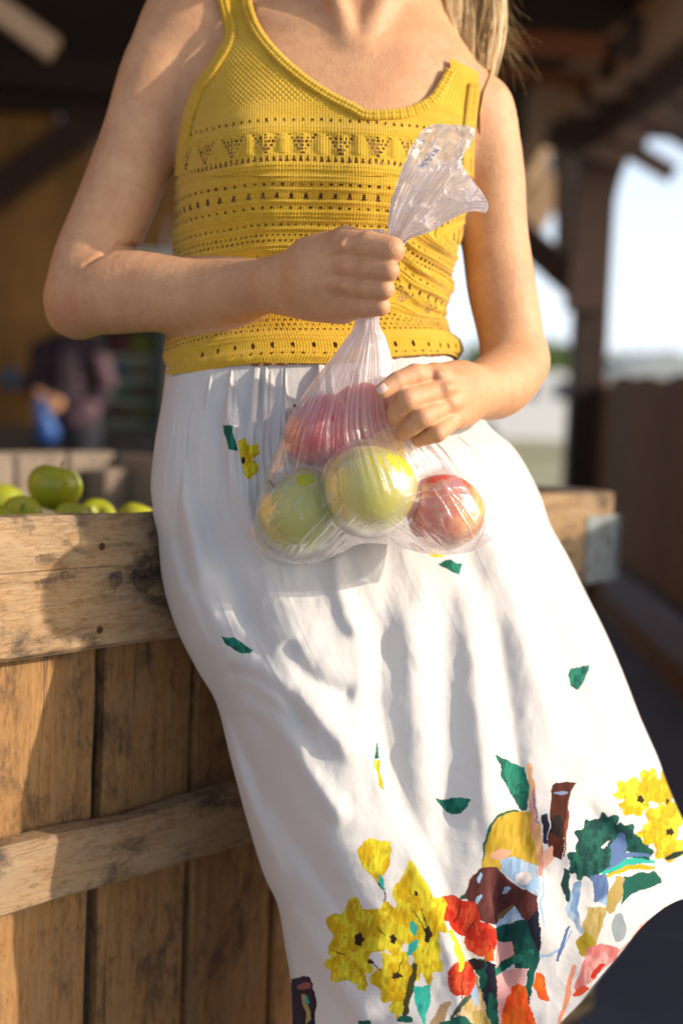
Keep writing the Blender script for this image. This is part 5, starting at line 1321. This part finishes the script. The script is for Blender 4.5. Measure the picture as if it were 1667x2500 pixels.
for j, zz in enumerate(np.linspace(zb+.02, ztop-.26, 4)):
    struct_box('shelf', (xm, 8.76, zz), (wdt-.06, .32, .05), sh_m, parent=cool)
    for i in range(6):
        xx = x0+.07+i*(wdt-.12)/5.5; V, Q = tube(np.array([[xx, 8.68, zz+.03], [xx, 8.68, zz+.15], [xx, 8.68, zz+.155]]), np.array([.032, .032, .022]), 10); me = mesh_np('drink_can', V, Q)
        o = link('drink_can', me, None, cm[(i//3+j*2) % 6]); tag(o, '%s drink can, %s from the left on the %s shelf of the cooler' % (['dark red', 'olive', 'green', 'brown', 'dark blue', 'tan'][(i//3+j*2) % 6], ['first', 'second', 'third', 'fourth', 'fifth', 'sixth'][i], ['bottom', 'lower middle', 'upper middle', 'top'][j]), 'can', 'cans on the cooler shelves')
# bright sign box on the wall, seen between arm and waist
sg = struct_box('wall_sign', (at_y(395, 628, 9.0)[0], 9.0, at_y(395, 640, 9.0)[2]), (.46, .05, .14), M('white_sign', (.62, .72, .80), .5)); tag(sg, 'pale blue white board on the barn wall between her arm and waist', 'sign')
dk = struct_box('counter', (at_y(200, 1100, 8.4)[0]+.2, 8.35, .40), (2.6, .5, .8), M('counter_dark', (.02, .016, .015), .6)); tag(dk, 'low dark counter standing in front of the drinks cooler', 'counter')
# round blue lamp/handle on the wall at the left
hb = at_y(28, 925, 8.9); V, Q = tube(np.array([hb, hb+np.array([0, -.03, 0]), hb+np.array([0, -.05, 0])]), np.array([.075, .08, .05]), 16); me = mesh_np('wall_disc', V, Q); o = link('wall_disc', me, None, M('blue_grey_disc', (.10, .14, .22), .5)); tag(o, 'round blue grey disc on the board wall left of the shopkeeper', 'disc')
# --- shopkeeper
shop = empty('person', tuple(at_y(165, 1100, 7.7)*np.array([1, 1, 0]))); tag(shop, 'shopkeeper in dark plaid and pink shirt with blue bag, behind the crate', 'person')
def cs(a, b_): # pixel cones at 7.7
    k_ = 7.7/math.cos(PITCH)
    return Cone(at_y(a[0], a[1], 7.7+a[3]), at_y(b_[0], b_[1], 7.7+b_[3]), a[2]/F*7.7, b_[2]/F*7.7)
sk_g = Group([cs((160, 700, 30, 0), (160, 712, 30, 0)), cs((160, 735, 22, -.02), (160, 748, 22, -.02)), cs((162, 770, 18, 0), (164, 815, 20, 0)), cs((164, 815, 18, 0), (112, 858, 15, 0)), cs((112, 858, 15, 0), (84, 940, 13, 0)), cs((84, 940, 13, 0), (102, 975, 13, -.16)), cs((100, 975, 15, -.16), (140, 985, 15, -.2)), cs((140, 985, 12, -.2), (128, 1000, 10, -.22))], .02)
lo_ = at_y(60, 1060, 7.3)-.05; hi_ = at_y(290, 640, 8.0)+.05
Vs, Qs = surface_nets(sk_g, np.minimum(lo_, hi_), np.maximum(lo_, hi_), .014)
body2 = link('body', mesh_np('body', Vs, Qs), shop, skin)
shirt_m = M('plaid_shirt', (.06, .035, .05), .9); N = NT(shirt_m); v = N.obj()
w1 = N.n('TexWave'); w1.inputs['Scale'].default_value = 4.5; N.l(v, w1.inputs['Vector']); w2 = N.n('TexWave'); w2.bands_direction = 'Z'; w2.inputs['Scale'].default_value = 4.5; N.l(v, w2.inputs['Vector'])
c = N.ramp(N.math('MULTIPLY', w1.outputs['Fac'], w2.outputs['Fac']), [(.2, (.016, .010, .020)), (.5, (.04, .022, .038)), (.8, (.085, .05, .072))])
N.l(c, N.b.inputs['Base Color'])
st_g = Group([cs((165, 850, 46, 0), (165, 1010, 56, 0)), cs((110, 860, 34, 0), (222, 850, 36, 0)), cs((104, 865, 28, 0), (82, 940, 24, 0)), cs((82, 940, 23, 0), (110, 978, 18, -.12)), cs((228, 862, 28, 0), (258, 930, 24, .03)), cs((258, 930, 23, .03), (236, 985, 20, -.06))], .03)
Vs, Qs = surface_nets(st_g, np.minimum(lo_, hi_)-.1, np.maximum(lo_, hi_)+.1, .016); link('shirt', mesh_np('shirt', Vs, Qs), shop, shirt_m)
pk_m = M('pink_sleeve', (.13, .075, .10), .9)
pk_g = Group([cs((244, 880, 24, -.05), (262, 935, 20, -.03)), cs((215, 1005, 30, -.12), (185, 1020, 30, -.12))], .03)
Vs, Qs = surface_nets(pk_g, np.minimum(lo_, hi_)-.1, np.maximum(lo_, hi_)+.1, .016); link('undershirt', mesh_np('undershirt', Vs, Qs), shop, pk_m)
tr_g = Group([cs((130, 1060, 44, 0), (130, 1320, 34, 0)), cs((200, 1060, 44, 0), (205, 1320, 34, 0)), cs((130, 1050, 46, 0), (205, 1050, 46, 0))], .03)
Vs, Qs = surface_nets(tr_g, at_y(60, 1380, 7.4)-.1, at_y(290, 980, 8.0)+.1, .02); link('trousers', mesh_np('trousers', Vs, Qs), shop, M('dark_trousers', (.012, .016, .025), .8))
bb_ = Group([cs((105, 990, 14, -.2), (112, 1060, 22, -.2)), cs((96, 985, 10, -.2), (122, 1055, 22, -.2))], .03)
Vs, Qs = surface_nets(bb_, at_y(60, 1120, 7.3)-.1, at_y(190, 950, 7.7)+.1, .012); bbo = link('blue_bag', mesh_np('blue_bag', Vs, Qs), None, M('blue_plastic', (.015, .10, .38), .4)); tag(bbo, "blue plastic bag held in the shopkeeper's right hand", 'bag')
hrm = MB(); T, A_ = np.meshgrid(np.linspace(.02, 2.0, 12), np.linspace(0, 2*np.pi, 18, endpoint=False), indexing='ij'); hcn = at_y(160, 702, 7.73)
hrm.add((hcn+.078*np.stack([np.sin(T)*np.cos(A_), np.sin(T)*np.sin(A_)*1.1, np.cos(T)*1.1], -1)).reshape(-1, 3), grid_quads(12, 18, True)); hrm.build('hair', M('brown_hair', (.05, .03, .02), .6), shop, True)
# --- beyond the barn: trees, van, shed
leaf_m = M('tree_leaves', (.10, .16, .035), .7); N = NT(leaf_m); N.l(N.ramp(N.noise(N.obj(), 1.3, 4), [(.3, (.07, .13, .025)), (.7, (.16, .22, .06))]), N.b.inputs['Base Color']); N.b.inputs['Transmission Weight'].default_value = 0
bark = M('bark', (.10, .07, .05), .9)
def tree(x, y, h, rad, label, seed):
    q = np.random.default_rng(seed); root = empty('tree', (x, y, 0)); tag(root, label, 'tree', 'trees beyond the barn')
    b = MB(); b.tube(arcspl([(x, y, 0), (x+.1, y, h*.3), (x, y+.1, h*.75)], 8), np.linspace(.05*h, .015*h, 8), 8)
    for k in range(6):
        a = q.uniform(0, 6.3); z0 = h*q.uniform(.3, .55); b.tube(arcspl([(x, y, z0), (x+rad*.4*math.cos(a), y+rad*.4*math.sin(a), z0+h*.15), (x+rad*.8*math.cos(a), y+rad*.8*math.sin(a), z0+h*.25)], 6), np.linspace(.016*h, .005*h, 6), 6)
    b.build('trunk', bark, root, True)
    n = 5000; cl = q.normal(0, 1, (26, 3)); cl /= np.linalg.norm(cl, axis=1)[:, None]; cl *= q.uniform(.3, .8, (26, 1)); c = cl[q.integers(0, 26, n)]+q.normal(0, .17, (n, 3)); c[:, 2] *= .8
    c = c*np.array([rad, rad, h*.42])+np.array([x, y, h*.60]); u = q.normal(0, 1, (n, 3)); u /= np.linalg.norm(u, axis=1)[:, None]; w_ = np.cross(u, q.normal(0, 1, (n, 3))); w_ /= np.linalg.norm(w_, axis=1)[:, None]
    s_ = .05*rad; V = np.stack([c-u*s_, c-w_*s_*.6, c+u*s_, c+w_*s_*.6], 1).reshape(-1, 3); me = mesh_np('crown', V, np.arange(4*n).reshape(-1, 4), False); link('crown', me, root, leaf_m)
TL_ = ['round tree at the far field edge, left of the barn post', 'low tree just right of the barn post beyond the fence', 'wide tree above the middle of the fence top', 'pale tree at the right picture edge above the fence', 'dark tree behind the parked white van']
for k, (px, Y, h, rd) in enumerate([(1320, 95, 5.6, 4.5), (1490, 90, 5.4, 5), (1570, 105, 5.2, 6), (1680, 85, 4.6, 5), (1265, 80, 5.4, 5)]): tree(at_y(px, 1000, Y)[0], Y, h, rd, TL_[k], 60+k)
hdg = MB(); q = np.random.default_rng(4); n = 9000; c = np.stack([q.uniform(10, 70, n), q.uniform(128, 134, n), q.uniform(0, 1, n)**.8*(3.4+1.2*np.sin(np.arange(n)))], -1); c[:, 2] = q.uniform(0, 1, n)*(3.6+1.3*np.sin(c[:, 0]*.4)+.8*np.sin(c[:, 0]*1.1)); u = q.normal(0, .45, (n, 3)); w_ = q.normal(0, .45, (n, 3))
V = np.stack([c-u, c-w_, c+u, c+w_], 1).reshape(-1, 3); me = mesh_np('tree_line', V, np.arange(4*n).reshape(-1, 4), False); o = link('tree_line', me, None, leaf_m); tag(o, 'far line of trees along the horizon beyond the field', 'trees', None, 'stuff')
# white van
vx = at_y(1322, 1000, 34); van = empty('van', (vx[0], 34, 0)); tag(van, 'white van parked on the gravel beyond the barn posts', 'van')
prof = [(-2.3, .35), (2.3, .35), (2.35, .95), (1.75, 1.12), (1.1, 1.75), (.4, 1.92), (-2.25, 1.95), (-2.35, 1.0)]
V = [];
for yy in (-.9, .9): V += [(vx[0]+p[0], 34+yy, p[1]) for p in prof]
me = bpy.data.meshes.new('van_body'); n = len(prof); me.from_pydata(V, [], [list(range(n))[::-1], list(range(n, 2*n))]+[[i, (i+1) % n, n+(i+1) % n, n+i] for i in range(n)]); link('van_body', me, van, M('white_paint', (.78, .78, .80), .3))
gls = M('dark_glass', (.02, .025, .03), .1)
b = MB(); b.box((vx[0]+.55, 33.09, 1.5), (.8, .02, .42)); b.build('window', gls, van); b = MB(); b.box((vx[0]-.9, 33.09, 1.5), (1.3, .02, .42)); b.build('window', gls, van)
for sx_ in (-1.5, 1.45):
    V, Q = tube(np.array([(vx[0]+sx_, 33.05, .36), (vx[0]+sx_, 33.3, .36)]), .35, 20); link('wheel', mesh_np('wheel', V, Q), van, M('tyre', (.02, .02, .02), .8))
# shed with pale roof beyond the fence
sxp = at_y(1600, 1000, 60); shed = empty('shed', (sxp[0], 60, 0)); tag(shed, 'small far shed with a grey gable roof above the fence top', 'shed')
b = MB(); b.box((sxp[0], 60, 1.3), (5, 4, 2.6)); b.build('wall', M('shed_wall', (.45, .40, .42), .8), shed)
V = [(sxp[0]-2.9, 57.7, 2.55), (sxp[0]+2.9, 57.7, 2.55), (sxp[0]+2.9, 62.3, 2.55), (sxp[0]-2.9, 62.3, 2.55), (sxp[0], 57.7, 3.7), (sxp[0], 62.3, 3.7)]
me = bpy.data.meshes.new('roof'); me.from_pydata(V, [], [(0, 4, 5, 3), (1, 2, 5, 4), (0, 1, 4), (2, 3, 5), (0, 3, 2, 1)]); link('roof', me, shed, M('shed_roof', (.40, .45, .48), .6))
b = MB(); b.box((sxp[0]-.8, 57.98, 1.0), (1.0, .03, 2.0)); b.build('door', M('shed_door', (.12, .10, .10), .7), shed)
